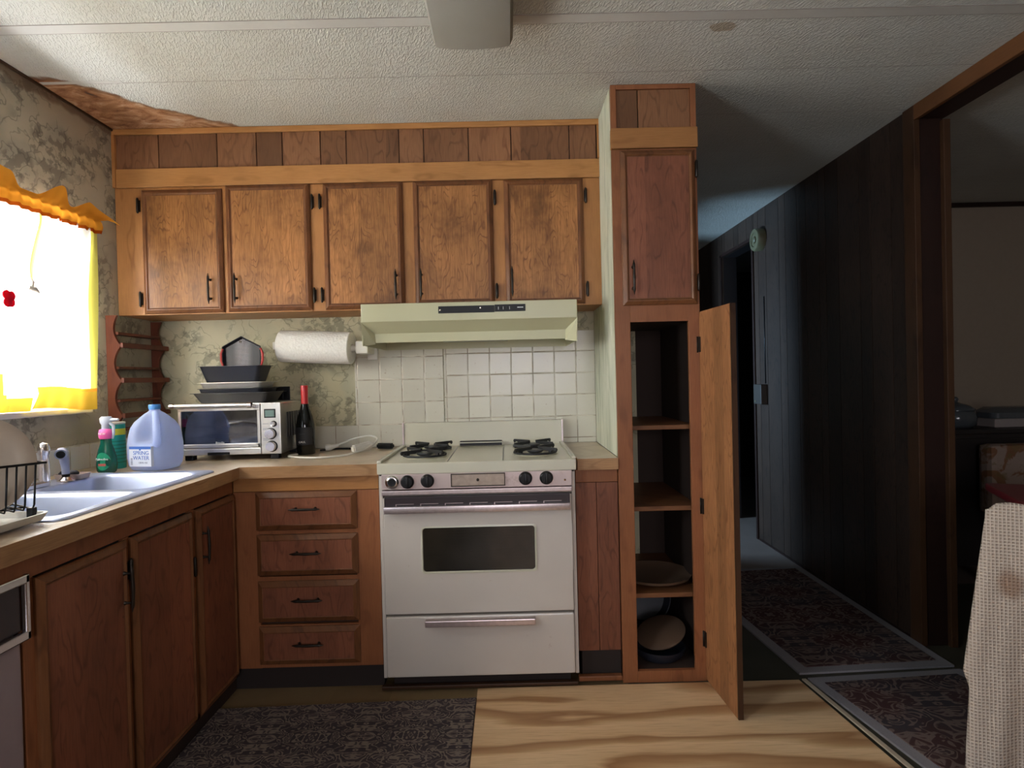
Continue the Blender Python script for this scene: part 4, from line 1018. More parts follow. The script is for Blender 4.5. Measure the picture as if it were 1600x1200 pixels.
m.build('pan_body', PANBLK, Q)
m = MB(); m.loft([[(a*0.895, 0.0165, 0.1+(b-0.1)*0.895) for a, b in hexo], [(a*0.895, 0.0175, 0.1+(b-0.1)*0.895) for a, b in hexo]], smooth=False); m.build('perforated_base', HEXM, Q)
for s_ in (-1, 1):
    m = MB(); m.tube([(s_*0.085,0.004,0.148),(s_*0.094,0.004,0.125),(s_*0.094,0.004,0.095),(s_*0.084,0.004,0.065),(s_*0.068,0.004,0.052)], 0.0055, 8); auto_smooth(m.build('grip', REDSIL, Q), 60)
m = MB(); m.lathe([(0.006,0.0),(0.006,-0.004)], (0,-0.003,0.178), 'Y', 14); m.build('rivet', BRONZE, Q)

# dark outlet on the wall behind the toaster oven
Q = thing('wall_outlet', 'black outlet cover on the wallpaper behind the toaster oven', 'outlet', (-1.118, 2.985, 1.143))
m = MB(); m.box(-1.157, -1.080, 2.990, 2.9995, 1.143, 1.210, 0.002); m.build('cover', BLACKPL, Q)
m = MB(); m.box(-1.145, -1.105, 2.975, 2.990, 1.150, 1.195, 0.004); m.build('plug', BLACKPL, Q)

# wine bottle
B = thing('wine_bottle', 'dark wine bottle with a red capsule beside the toaster oven', 'bottle', (-0.935, 2.775, 0.901))
m = MB(); m.lathe([(0.038,0.0),(0.0415,0.004),(0.042,0.10),(0.041,0.135),(0.034,0.170),(0.022,0.205),(0.0155,0.230),(0.0145,0.25)], (-0.935,2.775,0.901), 'Z', 36); auto_smooth(m.build('glass_body', simple('dark_bottle_glass', (0.006,0.007,0.006), 0.08), B), 60)
m = MB(); m.lathe([(0.0158,0.228),(0.0152,0.26),(0.0162,0.290),(0.0162,0.310),(0.015,0.313),(0.001,0.313)], (-0.935,2.775,0.901), 'Z', 28, cap0=False); auto_smooth(m.build('capsule', REDCAP, B))
lab = simple('black_label', (0.014,0.013,0.015), 0.6)
m = MB(); rings = []
for z_ in (0.045, 0.125): rings.append([(-0.935+0.0425*math.sin(a_), 2.775-0.0425*math.cos(a_), 0.901+z_) for a_ in [(-1.1+2.2*i/16) for i in range(17)]])
m.loft(rings, close=False); lb = m.build('label', lab, B, smooth=True)
text('GAUL', 0.012, Matrix.Translation((-0.937, 2.7315, 0.901+0.058)) @ FACE_Y, WHITEINK, lb)
text('Reserve', 0.008, Matrix.Translation((-0.937, 2.7315, 0.901+0.095)) @ FACE_Y, PANGREY, lb)

# white cord with plug
C = thing('extension_lead', 'white power cord with plug and adapter lying by the wine bottle', 'cord', (-0.78, 2.75, 0.901))
def smooth_path(pts, k=6):
    out = []; P_ = [Vector(p) for p in pts]; P_ = [P_[0]]+P_+[P_[-1]]
    for i in range(1, len(P_)-2):
        for j in range(k):
            t_ = j/k; a, b, c, d = P_[i-1], P_[i], P_[i+1], P_[i+2]
            out.append(0.5*((2*b)+(-a+c)*t_+(2*a-5*b+4*c-d)*t_*t_+(-a+3*b-3*c+d)*t_**3))
    out.append(P_[-2]); return out
m = MB(); m.tube(smooth_path([(-0.955,2.72,0.906),(-0.975,2.665,0.906),(-0.90,2.605,0.906),(-0.80,2.59,0.906),(-0.71,2.66,0.908),(-0.648,2.78,0.925),(-0.628,2.86,0.950),(-0.660,2.885,0.966),(-0.72,2.885,0.960),(-0.78,2.88,0.942),(-0.825,2.875,0.924)]), 0.0046, 10); auto_smooth(m.build('cable', WHITEPL, C), 60)
m = MB(); m.tube([(-0.815,2.876,0.927),(-0.845,2.872,0.919),(-0.855,2.87,0.918),(-0.872,2.868,0.9165)], [0.007,0.012,0.016,0.0155], 12); auto_smooth(m.build('plug', WHITEPL, C), 50)
m = MB(); Mx = Matrix.Translation((-0.685, 2.80, 0.924)) @ Matrix.Rotation(math.radians(48), 4, 'Z') @ Matrix.Rotation(math.radians(-8), 4, 'Y')
t = bmesh.new(); bmesh.ops.create_cube(t, size=1.0); bmesh.ops.scale(t, vec=(0.105,0.034,0.034), verts=t.verts); bmesh.ops.bevel(t, geom=t.edges[:], offset=0.007, segments=2, affect='EDGES'); m.merge(t, Mx); m.build('adapter', WHITEPL, C)
m = MB(); m.tube(smooth_path([(-0.90,2.87,0.905),(-0.83,2.92,0.905),(-0.74,2.90,0.905),(-0.70,2.93,0.905)]), 0.004, 8)
tag(m.build('dark_cord', BLACKPL), 'thin black cord on the counter behind the white plug', 'cord')
m = MB(); Mx = Matrix.Translation((-0.598, 2.90, 0.915)) @ Matrix.Rotation(math.radians(-20), 4, 'Z')
t = bmesh.new(); bmesh.ops.create_cube(t, size=1.0); bmesh.ops.scale(t, vec=(0.085,0.03,0.026), verts=t.verts); bmesh.ops.bevel(t, geom=t.edges[:], offset=0.006, segments=2, affect='EDGES'); m.merge(t, Mx)
tag(m.build('power_brick', BLACKPL), 'black power brick on the counter left of the stove', 'power brick')

# paper towel roll on its wall bracket
Q = thing('paper_towel_holder', 'white paper towel roll on a holder under the wall cupboards', 'paper towel', (-0.85, 2.90, 1.31))
m = MB(); ax0, ax1 = Vector((-1.075, 2.885, 1.402)), Vector((-0.735, 2.865, 1.383))
dv = (ax1-ax0).normalized()
def cyl(mb, p0, p1, prof, n=40):
    d_ = (p1-p0); L_ = d_.length; d_.normalize(); a_ = d_.cross(Vector((0,0,1))).normalized(); b_ = d_.cross(a_)
    mb.loft([[p0+d_*h*L_+a_*r_*math.cos(2*PI*i/n)+b_*r_*math.sin(2*PI*i/n) for i in range(n)] for r_, h in prof])
cyl(m, ax0, ax1, [(0.020,0.0),(0.072,0.0),(0.0755,0.01),(0.0765,0.5),(0.0755,0.99),(0.072,1.0),(0.020,1.0),(0.020,0.97)])
auto_smooth(m.build('paper_roll', TOWEL, Q), 40)
m = MB(); cyl(m, ax0-dv*0.012, ax1+dv*0.03, [(0.016,0.0),(0.016,1.0)], 20); auto_smooth(m.build('rod', WHITEPL, Q))
m = MB(); m.box(-0.712, -0.655, 2.83, 2.985, 1.355, 1.415, 0.008); m.box(-0.690, -0.640, 2.975, 2.9995, 1.33, 1.43, 0.004); m.build('bracket', WHITEPL, Q)
m = MB(); m.box(-1.100, -1.088, 2.84, 2.99, 1.385, 1.42, 0.004); m.build('bracket', WHITEPL, Q)
# ---------------------------------------------------------------- range hood
Hd = thing('range_hood', 'pale yellow metal range hood above the stove', 'range hood', (-0.157, 2.75, 1.37))
hx0, hx1, hf = -0.602, 0.288, 2.50
ybk = 2.986
m = MB()
m.box(hx0, hx1, hf, hf+0.012, 1.468, 1.5435, 0.003)                      # upper front band
m.box(hx0, hx1, hf+0.012, ybk, 1.532, 1.5435)                            # top
m.loft([[(hx0, hf, 1.468), (hx1, hf, 1.468)], [(hx0+0.045, hf+0.05, 1.424), (hx1-0.045, hf+0.05, 1.424)], [(hx0+0.048, hf+0.048, 1.386), (hx1-0.048, hf+0.048, 1.386)], [(hx0+0.048, hf+0.056, 1.386), (hx1-0.048, hf+0.056, 1.386)], [(hx0+0.048, hf+0.058, 1.424), (hx1-0.048, hf+0.058, 1.424)]], close=False, smooth=False)
for s_, x_ in ((1, hx0), (-1, hx1)):
    m.loft([[(x_, hf, 1.468), (x_, hf+0.02, 1.372)], [(x_+s_*0.045, hf+0.05, 1.424), (x_+s_*0.048, hf+0.048, 1.380)]], close=False, smooth=False)
    m.box(x_ if s_ > 0 else x_-0.004, x_+0.004 if s_ > 0 else x_, hf+0.012, ybk, 1.375, 1.532)
m.box(hx0+0.004, hx1-0.004, ybk-0.006, ybk, 1.375, 1.532)
m.build('hood_shell', HOODM, Hd)
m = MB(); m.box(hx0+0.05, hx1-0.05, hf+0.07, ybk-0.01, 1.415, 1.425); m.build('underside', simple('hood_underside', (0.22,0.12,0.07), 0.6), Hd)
m = MB(); m.box(-0.30, 0.0, hf+0.10, hf+0.33, 1.398, 1.414, 0.004); m.build('light_lens', simple('dull_lens', (0.20,0.20,0.13), 0.3), Hd)
m = MB(); m.box(-0.283, -0.052, hf-0.003, hf, 1.498, 1.527, 0.001); p_ = m.build('badge_strip', BLACKPL, Hd)
m = MB()
for x_, z_ in ((-0.275, 1.511), (-0.110, 1.517)): m.lathe([(0.004,0.0),(0.004,-0.002),(0.001,-0.003)], (x_, hf-0.003, z_), 'Y', 12)
m.build('screw', CHROME, p_)
m = MB(); m.box(-0.051, 0.075, hf-0.003, hf, 1.500, 1.529, 0.001); p_ = m.build('switch_panel', BLACKPL, Hd)
m = MB()
for x_ in (-0.036, -0.016, 0.010): m.box(x_-0.001, x_+0.001, hf-0.0036, hf-0.003, 1.508, 1.520)
m.box(0.042, 0.066, hf-0.0036, hf-0.003, 1.514, 1.5175); m.build('printed_marks', WHITEINK, p_)
m = MB()
for x_ in (-0.026, 0.002): m.box(x_-0.005, x_+0.005, hf-0.007, hf-0.003, 1.508, 1.521, 0.001)
m.build('switch', BLACKPL, p_)

# ---------------------------------------------------------------- stove
St = thing('gas_stove', 'old cream enamel gas stove with four burners', 'stove', (-0.134, 2.65, 0.0))
sx0, sx1, sf = -0.516, 0.248, 2.36
m = MB(); m.box(sx0, sx0+0.014, sf, 2.93, 0.065, 0.86, 0.003); m.box(sx1-0.014, sx1, sf, 2.93, 0.065, 0.86, 0.003); m.box(sx0+0.014, sx1-0.014, sf+0.03, 2.93, 0.065, 0.305); m.box(sx0+0.014, sx1-0.014, 2.90, 2.93, 0.305, 0.86); m.box(sx0+0.014, sx1-0.014, sf+0.04, 2.90, 0.70, 0.86)
m.build('body', ENAMEL, St)
m = MB(); m.box(sx0+0.03, sx1-0.03, sf+0.05, 2.9, 0.0, 0.064); m.build('plinth', TOEKICK, St)
m = MB(); m.box(sx0+0.10, sx1-0.10, sf+0.06, 2.88, 0.31, 0.315); m.box(sx0+0.10, sx1-0.10, 2.885, 2.898, 0.31, 0.69)
for z_ in (0.50, 0.58):
    for i in range(12): y_ = sf+0.09+i*0.045; m.tube([(sx0+0.05,y_,z_),(sx1-0.05,y_,z_)], 0.003, 6)
m.build('oven_rack', PANGREY, St)
# cooktop with raised edges
m = MB()
m.box(sx0-0.006, sx1+0.006, sf-0.006, 2.93, 0.862, 0.905, 0.005)
m.box(sx0-0.006, sx0+0.012, sf-0.004, 2.93, 0.905, 0.916, 0.004); m.box(sx1-0.012, sx1+0.006, sf-0.004, 2.93, 0.905, 0.916, 0.004)
m.build('cooktop', ENAMEL_TOP, St)
m = MB(); m.box(sx0+0.002, sx1+0.002, 2.93, 2.975, 0.862, 1.018, 0.004); bg = m.build('backguard', ENAMEL_TOP, St)
m = MB(); m.box(sx0-0.004, sx0+0.004, 2.924, 2.976, 0.905, 1.02, 0.002); m.box(sx1, sx1+0.008, 2.924, 2.976, 0.905, 1.02, 0.002); m.build('end_strip', WORNCH, bg)
m = MB(); m.box(-0.245, -0.035, 2.885, 2.915, 0.9055, 0.925, 0.004); v_ = m.build('oven_vent', ENAMEL_TOP, St)
m = MB(); m.box(-0.24, -0.04, 2.883, 2.885, 0.9075, 0.920); m.box(-0.24, -0.04, 2.884, 2.916, 0.9252, 0.9285, 0.001); m.build('vent_slot', BLACKPL, v_)
m = MB(); m.box(-0.250, -0.247, sf+0.02, 2.88, 0.9052, 0.9062); m.box(-0.033, -0.030, sf+0.02, 2.88, 0.9052, 0.9062); m.build('seam', PANGREY, St)
for (bx, by) in ((-0.362, 2.555), (-0.362, 2.785), (0.103, 2.555), (0.103, 2.785)):
    m = MB(); m.lathe([(0.094,0.0),(0.098,0.003),(0.090,0.004),(0.070,0.001),(0.001,0.001)], (bx,by,0.9052), 'Z', 32); auto_smooth(m.build('burner_bowl', ENAMEL_TOP, St))
    m = MB(); m.lathe([(0.018,0.0),(0.030,0.004),(0.036,0.010),(0.036,0.014),(0.020,0.017),(0.001,0.017)], (bx,by,0.907), 'Z', 24); auto_smooth(m.build('burner_head', PANGREY, St))
    m = MB()
    m.tube([(bx+0.088*math.cos(2*PI*i/32), by+0.088*math.sin(2*PI*i/32), 0.9125) for i in range(32)], 0.0048, 8, closed=True)
    for k_ in range(4):
        a = PI/4+k_*PI/2; c_, s_ = math.cos(a), math.sin(a)
        n_ = Vector((-s_, c_, 0))*0.0042
        prof = [(0.022,0.926),(0.022,0.936),(0.085,0.936),(0.118,0.936),(0.122,0.928),(0.117,0.920),(0.108,0.927),(0.095,0.925),(0.090,0.909),(0.082,0.909),(0.078,0.922)]
        m.loft([[Vector((bx+c_*r_, by+s_*r_, z_))+n_*q for r_, z_ in prof] for q in (-1, 1)], smooth=False)
    m.build('pan_support', CASTIRON, St)
# control panel, slightly leaning
m = MB(); m.box(sx0+0.014, sx1-0.014, sf-0.012, sf+0.02, 0.806, 0.861, 0.003) if False else m.box(sx0+0.012, sx1-0.012, sf-0.010, sf+0.02, 0.803, 0.862, 0.003); cp = m.build('control_panel', PANEL, St)
m = MB(); m.box(-0.232, -0.026, sf-0.014, sf-0.010, 0.812, 0.858, 0.002); m.build('centre_plate', simple('tarnished_plate', (0.40,0.32,0.26), 0.4, 0.5, speck=0.35, scale=50), cp)
m = MB(); m.ringprof(-0.234, -0.024, 0.810, 0.860, [(0,0.0),(0,0.0065),(0.003,0.0065),(0.003,0.003)], FY(sf-0.010)); m.build('plate_frame', BRONZE, cp)
m = MB(); m.lathe([(0.006,0.0),(0.005,-0.004),(0.001,-0.005)], (-0.130, sf-0.014, 0.835), 'Y', 12); m.build('screw', BRONZE, cp)
m = MB(); m.lathe([(0.004,0.0),(0.004,-0.003),(0.001,-0.004)], (0.208, sf-0.010, 0.826), 'Y', 12); m.build('screw', GROUTD, cp)
for x_, z_ in ((-0.403, 0.833), (-0.325, 0.835), (0.055, 0.836), (0.136, 0.836)):
    m = MB(); m.lathe([(0.0255,0.0),(0.0265,-0.003),(0.025,-0.010),(0.020,-0.015),(0.001,-0.016)], (x_, sf-0.0105, z_), 'Y', 28)
    m.box(x_-0.005, x_+0.005, sf-0.034, sf-0.018, z_-0.021, z_+0.021, 0.002); kb = auto_smooth(m.build('knob', BLACKPL, cp), 40)
    m = MB(); m.box(x_-0.0008, x_+0.0008, sf-0.0345, sf-0.034, z_-0.006, z_+0.020); m.build('pointer_line', PANGREY, kb)
m = MB(); m.lathe([(0.028,0.0),(0.028,-0.004),(0.023,-0.006)], (-0.462, sf-0.0105, 0.833), 'Y', 28); kb = auto_smooth(m.build('dial_ring', WHITEPL, cp), 40)
m = MB(); m.lathe([(0.0265,-0.0061),(0.018,-0.0085),(0.012,-0.0085)], (-0.462, sf-0.0105, 0.833), 'Y', 28); m.build('dial_skirt', CHROME, kb)
m = MB(); m.lathe([(0.016,-0.0086),(0.014,-0.014),(0.010,-0.008),(0.001,-0.008)], (-0.462, sf-0.0105, 0.833), 'Y', 24); m.build('dial_socket', BLACKPL, kb)
m = MB(); m.box(sx0+0.004, sx1-0.004, sf-0.007, sf+0.02, 0.8575, 0.8615); m.build('shadow_gap', TOEKICK, St)
m = MB(); m.box(sx0+0.012, sx1-0.012, sf-0.018, sf+0.02, 0.781, 0.800, 0.004); m.build('chrome_strip', WORNCH, St)
# oven door
m = MB(); df = sf-0.014
wx0, wx1, wz0, wz1 = -0.350, 0.087, 0.480, 0.653
m.box(sx0+0.016, sx1-0.016, df, sf+0.025, 0.318, wz0, 0.004); m.box(sx0+0.016, sx1-0.016, df, sf+0.025, wz1, 0.772, 0.004)
m.box(sx0+0.016, wx0, df, sf+0.025, wz0-0.004, wz1+0.004); m.box(wx1, sx1-0.016, df, sf+0.025, wz0-0.004, wz1+0.004)
dr = m.build('oven_door', ENAMEL, St)
m = MB()
m.loft([rr(wx0-0.006, wx1+0.006, wz0-0.006, wz1+0.006, 0.014, 0), rr(wx0-0.006, wx1+0.006, wz0-0.006, wz1+0.006, 0.014, 0.003), rr(wx0, wx1, wz0, wz1, 0.012, 0.004), rr(wx0+0.002, wx1-0.002, wz0+0.002, wz1-0.002, 0.012, -0.004)], cap0=False, cap1=False, smooth=False)
for v in m.bm.verts: v.co = Vector((v.co.x, df-v.co.z, v.co.y))
m.build('window_frame', ENAMEL_TOP, dr)
m = MB(); m.box(wx0, wx1, df+0.003, df+0.008, wz0, wz1); m.build('window_glass', STOVEGLASS, dr)
m = MB(); m.box(sx0+0.024, sx1-0.024, df-0.012, df-0.0005, 0.735, 0.776, 0.002); hn = m.build('handle_recess', DW_BLACK, dr)
m = MB()
for i in range(7):
    a = sx0+0.068+i*0.095; m.box(a, a+0.070, df-0.014, df-0.012, 0.7485, 0.7500); m.box(a, a+0.003, df-0.014, df-0.012, 0.741, 0.7495)
m.build('vent_slot', WORNCH, hn)
m = MB(); m.box(sx0+0.024, sx1-0.024, df-0.032, df-0.012, 0.716, 0.742, 0.004); auto_smooth(m.build('handle', WORNCH, dr))
m = MB(); m.box(sx0+0.016, sx1-0.016, df, sf+0.029, 0.072, 0.308, 0.006); dw = m.build('broiler_drawer', ENAMEL, St)
m = MB(); m.box(-0.345, 0.080, df-0.030, df-0.016, 0.276, 0.300, 0.003); m.box(-0.345, 0.080, df-0.018, df-0.0005, 0.293, 0.300, 0.002); m.build('drawer_handle', WORNCH, dw)
# trim strip on the floor before the stove
m = MB(); m.box(-0.53, 0.245, 2.378, 2.40, 0.0085, 0.022, 0.003); tag(m.build('floor_moulding', W_TRIM), 'brown wood strip on the floor under the stove front', 'moulding')

# ---------------------------------------------------------------- spice rack on the left wall
Rk = thing('spice_rack', 'scalloped wooden spice rack fixed on the wall left of the counter corner', 'spice rack', (LX+0.03, 2.80, 1.02))
def scal(z): return 0.066-0.034*abs(math.sin(PI*(z-1.405)/0.1515))**0.75
zz = [1.020+0.518*i/60 for i in range(61)]
poly = [(LX+0.001, 1.020)]+[(LX+scal(z), z) for z in zz]+[(LX+0.001, 1.538)]
for y_ in (2.630, 2.960):
    m = MB(); m.prism(poly, lambda a, b, h: (a, y_+h, b), 0.0, 0.014); m.build('side_panel', W_RACK, Rk)
for z_ in (1.455, 1.305, 1.162, 1.035):
    m = MB(); m.box(LX+0.001, LX+0.045, 2.6445, 2.9595, z_, z_+0.012, 0.001); m.build('shelf', W_RACK, Rk)
for z_ in (1.397, 1.245, 1.092):
    m = MB(); m.box(LX+0.064, LX+0.076, 2.625, 2.978, z_, z_+0.022, 0.002); m.build('guard_rail', W_RACK, Rk)

# ---------------------------------------------------------------- curtains
def fabric(name, rows, mats, matfn, parent, thick=0.0012):
    m = MB(); nr, nc = len(rows), len(rows[0])
    vs = [[m.bm.verts.new(p) for p in r] for r in rows]
    for i in range(nr-1):
        for j in range(nc-1):
            f_ = m.bm.faces.new((vs[i][j], vs[i][j+1], vs[i+1][j+1], vs[i+1][j])); f_.smooth = True; f_.material_index = matfn(i/(nr-1), j/(nc-1), rows[i][j])
    return m.build(name, mats, parent)
CM = [CURT_W, CURT_Y, CURT_LY, CURT_O, CURT_R]
CX = LX+0.060
def lerp(tab, x):
    if x <= tab[0][0]: return tab[0][1]
    for (a, b), (c, d) in zip(tab[:-1], tab[1:]):
        if x <= c: return b+(d-b)*(x-a)/(c-a)
    return tab[-1][1]
A = thing('window_curtain', 'white cafe curtain with yellow borders and orange ruffle on the window', 'curtain', (CX, 1.85, 1.14))
inner = [(1.13,2.120),(1.20,2.165),(1.35,2.150),(1.50,2.125),(1.575,2.112),(1.65,2.130),(1.83,2.195),(1.88,2.20)]
outer = [(1.13,2.480),(1.25,2.484),(1.5,2.495),(1.88,2.512)]
rows = []
NR, NC = 60, 70
for i in range(NR+1):
    z = 1.870-(1.870-1.142)*i/NR; r = []
    a, b = lerp(inner, z), lerp(outer, z); pinch = math.exp(-((z-1.575)/0.07)**2)
    for j in range(NC+1):
        u = j/NC; y_ = a+(b-a)*u
        amp = 0.010*(0.35+0.65*abs(z-1.4)/0.45)*(1-u*0.3)
        x_ = CX+amp*math.sin(u*24+1.5*math.sin(z*5)+(z-1.575)*9*math.exp(-u*3))+0.022*pinch*math.exp(-u*8)+0.004*math.sin(u*57)*max(0, (z-1.75)/0.12)
        zz_ = z+(0.004*math.sin(u*6.0) if i > NR-12 else 0)+(0.016*(1-u)*(i/NR)**6)
        r.append((x_, y_, zz_))
    rows.append(r)
def mfA(v, u, p):
    z = 1.870-(1.870-1.142)*v
    if z < 1.216: return 1
    if z < 1.228: return 3
    if u > 0.84: return 2
    if u < 0.10 and z > 1.58: return 2
    return 0
fabric('right_panel', rows, CM, mfA, A)
rows = []
inB = [(1.13,2.128),(1.20,2.150),(1.40,2.150),(1.50,2.135),(1.575,2.124),(1.65,2.143),(1.83,2.209),(1.88,2.214)]
for i in range(NR+1):
    z = 1.870-(1.870-1.150)*i/NR; r = []; b = lerp(inB, z); a = 1.17
    pinch = math.exp(-((z-1.575)/0.07)**2)
    for j in range(NC+1):
        u = j/NC; y_ = a+(b-a)*u
        x_ = CX-0.016+0.012*math.sin(u*34+1.2*math.sin(z*4))+0.02*pinch*math.exp(-(1-u)*8)
        r.append((x_, y_, z))
    rows.append(r)
def mfB(v, u, p):
    z = 1.870-(1.870-1.150)*v; y_ = p[1]
    if z < 1.57 and 1.93 < y_ < 2.085-0.20*(z-1.15)-0.02: return 3
    if z < 1.21: return 1
    return 0
fabric('left_panel', rows, CM, mfB, A)
# gathered heading and ruffle
rows = []; NC2 = 260
PEAK = [(1.15,.2),(1.3,.9),(1.4,.1),(1.6,.9),(1.75,.2),(1.92,.95),(2.03,.75),(2.11,.0),(2.17,.0),(2.265,1.05),(2.345,.02),(2.43,.75),(2.52,1.0)]
def cosi(tab, x):
    if x <= tab[0][0]: return tab[0][1]
    for (a, b), (c, d) in zip(tab[:-1], tab[1:]):
        if x <= c: return b+(d-b)*(0.5-0.5*math.cos(PI*(x-a)/(c-a)))
    return tab[-1][1]
for k_, (z0_, dx) in enumerate(((1.848, 0.006), (1.861, 0.010), (1.875, 0.014), (1.893, 0.010), (1.903, 0.004), (0, 0), (1, 0), (2, 0))):
    r = []
    for j in range(NC2+1):
        u = j/NC2; y_ = 1.15+(2.520-1.15)*u
        g = math.sin(u*185)+0.5*math.sin(u*101+1)
        peak = cosi(PEAK, y_)
        if k_ < 5: r.append((CX+dx+0.0035*g, y_, z0_+0.010*u+0.0012*g))
        else:
            s_ = (z0_+1)/3; h = (0.012+0.052*peak)*s_
            end = max(0.0, (y_-2.42)/0.10)
            r.append((CX+0.006+0.004*g*(1-s_)+0.030*s_*(peak+0.2), y_+end*0.072*s_, 1.903+0.010*u+h-end*0.066*s_**1.5))
    rows.append(r)
fabric('ruffle', rows, [CURT_O, CURT_R, CURT_Y], lambda v, u, p: 1 if v < 0.12 else (0 if v < 0.55 else 0), A)
m = MB(); m.tube([(CX-0.004,1.14,1.893),(CX-0.004,2.525,1.897)], 0.005, 8); m.tube([(CX-0.004,2.522,1.896),(LX+0.002,2.524,1.896)], 0.004, 8); m.tube([(CX-0.004,1.143,1.893),(LX+0.002,1.143,1.893)], 0.004, 8); m.build('curtain_rod', WHITEPL, A)
m = MB(); m.tube([(CX+0.030,2.100,1.578),(CX+0.038,2.118,1.574),(CX+0.034,2.14,1.566)], [0.008,0.010,0.005], 8)
m.tube([(CX+0.034,2.11,1.575),(CX+0.034,2.115,1.60),(CX+0.030,2.11,1.615)], [0.005,0.006,0.002], 8); auto_smooth(m.build('gathering_clip', WHITEPL, A), 60)
m = MB()
for a_ in (0.6, 2.4, 4.2, 5.4): m.lathe([(0.001,0),(0.014,0.003),(0.016,0.008),(0.001,0.010)], (CX+0.026, 2.014+0.012*math.cos(a_), 1.530+0.016*math.sin(a_)), 'X', 12)
auto_smooth(m.build('red_bow', CURT_RED, A), 60)

# ---------------------------------------------------------------- ceiling lamp
Cl = thing('ceiling_light', 'long ceiling light with a yellowed plastic diffuser', 'ceiling light', (-0.09, 1.3, 2.28))
m = MB()
def cs(w_, zb, zs): 
    pts = []
    for i in range(13):
        a = PI*i/12; q = (abs(math.cos(a))**9+abs(math.sin(a))**9)**(-1/9)
        pts.append((-0.0885-w_*math.cos(a)*q, zs-(zs-zb)*min(1.0, math.sin(a)*q)+0.006*abs(math.cos(a))))
    return pts
prof = cs(0.128, 2.283, 2.350)
secs = [(1.965, 0.97), (1.955, 1.0), (0.66, 1.0), (0.65, 0.97)]
rings = [[(-0.0885+(x_+0.0885)*k_, y_, 2.36-(2.36-z_)*k_) for x_, z_ in prof]+[(-0.0885+0.128*k_, y_, 2.3655), (-0.0885-0.128*k_, y_, 2.3655)] for y_, k_ in secs]
m.loft(rings); auto_smooth(m.build('diffuser', DIFFUSER, Cl), 50)
m = MB(); m.box(-0.19, 0.012, 0.68, 1.93, 2.3665, 2.3695); m.build('base_plate', WHITEPL, Cl)

# ---------------------------------------------------------------- hall things
Q = thing('wall_chime', 'round beige doorbell chime high on the hall wall', 'chime', (1.78, 4.27, 2.08))
m = MB(); m.lathe([(0.078,0.0),(0.080,-0.045),(0.074,-0.055),(0.050,-0.058),(0.046,-0.050),(0.001,-0.050)], (RX-0.001, 4.265, 2.150), 'X', 32); auto_smooth(m.build('housing', BEIGE, Q), 40)
m = MB(); m.lathe([(0.026,0.0),(0.024,-0.008),(0.001,-0.010)], (RX-0.0515, 4.265, 2.150), 'X', 20); m.build('button', BEIGE, Q)
Q = thing('thermostat', 'square brown wall box beside the dark hall doorway', 'thermostat', (1.77, 4.25, 0.99))
m = MB(); m.box(1.752, RX-0.0005, 4.215, 4.345, 0.995, 1.135, 0.006); m.build('cover', BROWNPL, Q)
m = MB(); m.box(1.748, 1.752, 4.30, 4.315, 1.01, 1.02); m.build('button', BEIGE, Q)
m = MB(); m.tube([(RX-0.003,4.24,1.14),(RX-0.003,4.24,1.75)], 0.004, 6); m.build('cable', BLACKPL, Q)

# ---------------------------------------------------------------- dining room things
Sb = thing('sideboard', 'black sideboard in the dining room beyond the opening', 'sideboard', (2.95, 3.6, 0))
m = MB(); m.box(2.42, 3.70, 3.40, 3.85, 0.10, 0.845, 0.004); m.build('body', BLACKWOOD, Sb)
m = MB(); m.box(2.40, 3.72, 3.38, 3.87, 0.846, 0.870, 0.004); m.build('top', BLACKWOOD, Sb)
for x_ in (2.45, 3.64):
    for y_ in (3.42, 3.80):
        m = MB(); m.box(x_, x_+0.04, y_, y_+0.04, 0, 0.10, 0.003); m.build('leg', BLACKWOOD, Sb)
for a, b in ((2.44, 3.05), (3.07, 3.68)):
    m = MB(); m.box(a, b, 3.386, 3.40, 0.13, 0.82, 0.003); d_ = m.build('door', BLACKWOOD, Sb)
    m = MB(); m.lathe([(0.010,0.0),(0.012,-0.012),(0.001,-0.016)], ((3.02 if a < 3 else 3.10), 3.386, 0.50), 'Y', 14); m.build('knob', BRONZE, d_)
Q = thing('cookie_jar', 'squat dark glass jar with a knobbed lid on the sideboard', 'jar', (2.615, 3.55, 0.871))
m = MB(); m.lathe([(0.085,0.0),(0.105,0.02),(0.110,0.06),(0.100,0.095),(0.092,0.10)], (2.615,3.55,0.871), 'Z', 32); auto_smooth(m.build('jar_body', GLASSDK, Q), 60)
m = MB(); m.lathe([(0.100,0.101),(0.100,0.108),(0.070,0.130),(0.030,0.142),(0.014,0.150),(0.020,0.165),(0.012,0.178),(0.001,0.180)], (2.615,3.55,0.871), 'Z', 32); auto_smooth(m.build('lid', GLASSDK, Q), 60)
Q = thing('casserole_dish', 'dark lidded casserole at the right edge on the sideboard', 'dish', (2.92, 3.55, 0.93))
m = MB(); m.box(2.78, 3.08, 3.46, 3.64, 0.871, 0.922, 0.006); m.build('dish', simple('white_stoneware', (0.32,0.28,0.27), 0.3), Q)
m = MB(); m.loft([rr(2.77,3.09,3.45,3.65,0.05,0.924), rr(2.77,3.09,3.45,3.65,0.05,0.955), rr(2.81,3.05,3.49,3.61,0.04,0.985)]); auto_smooth(m.build('lid', GLASSDK, Q), 40)
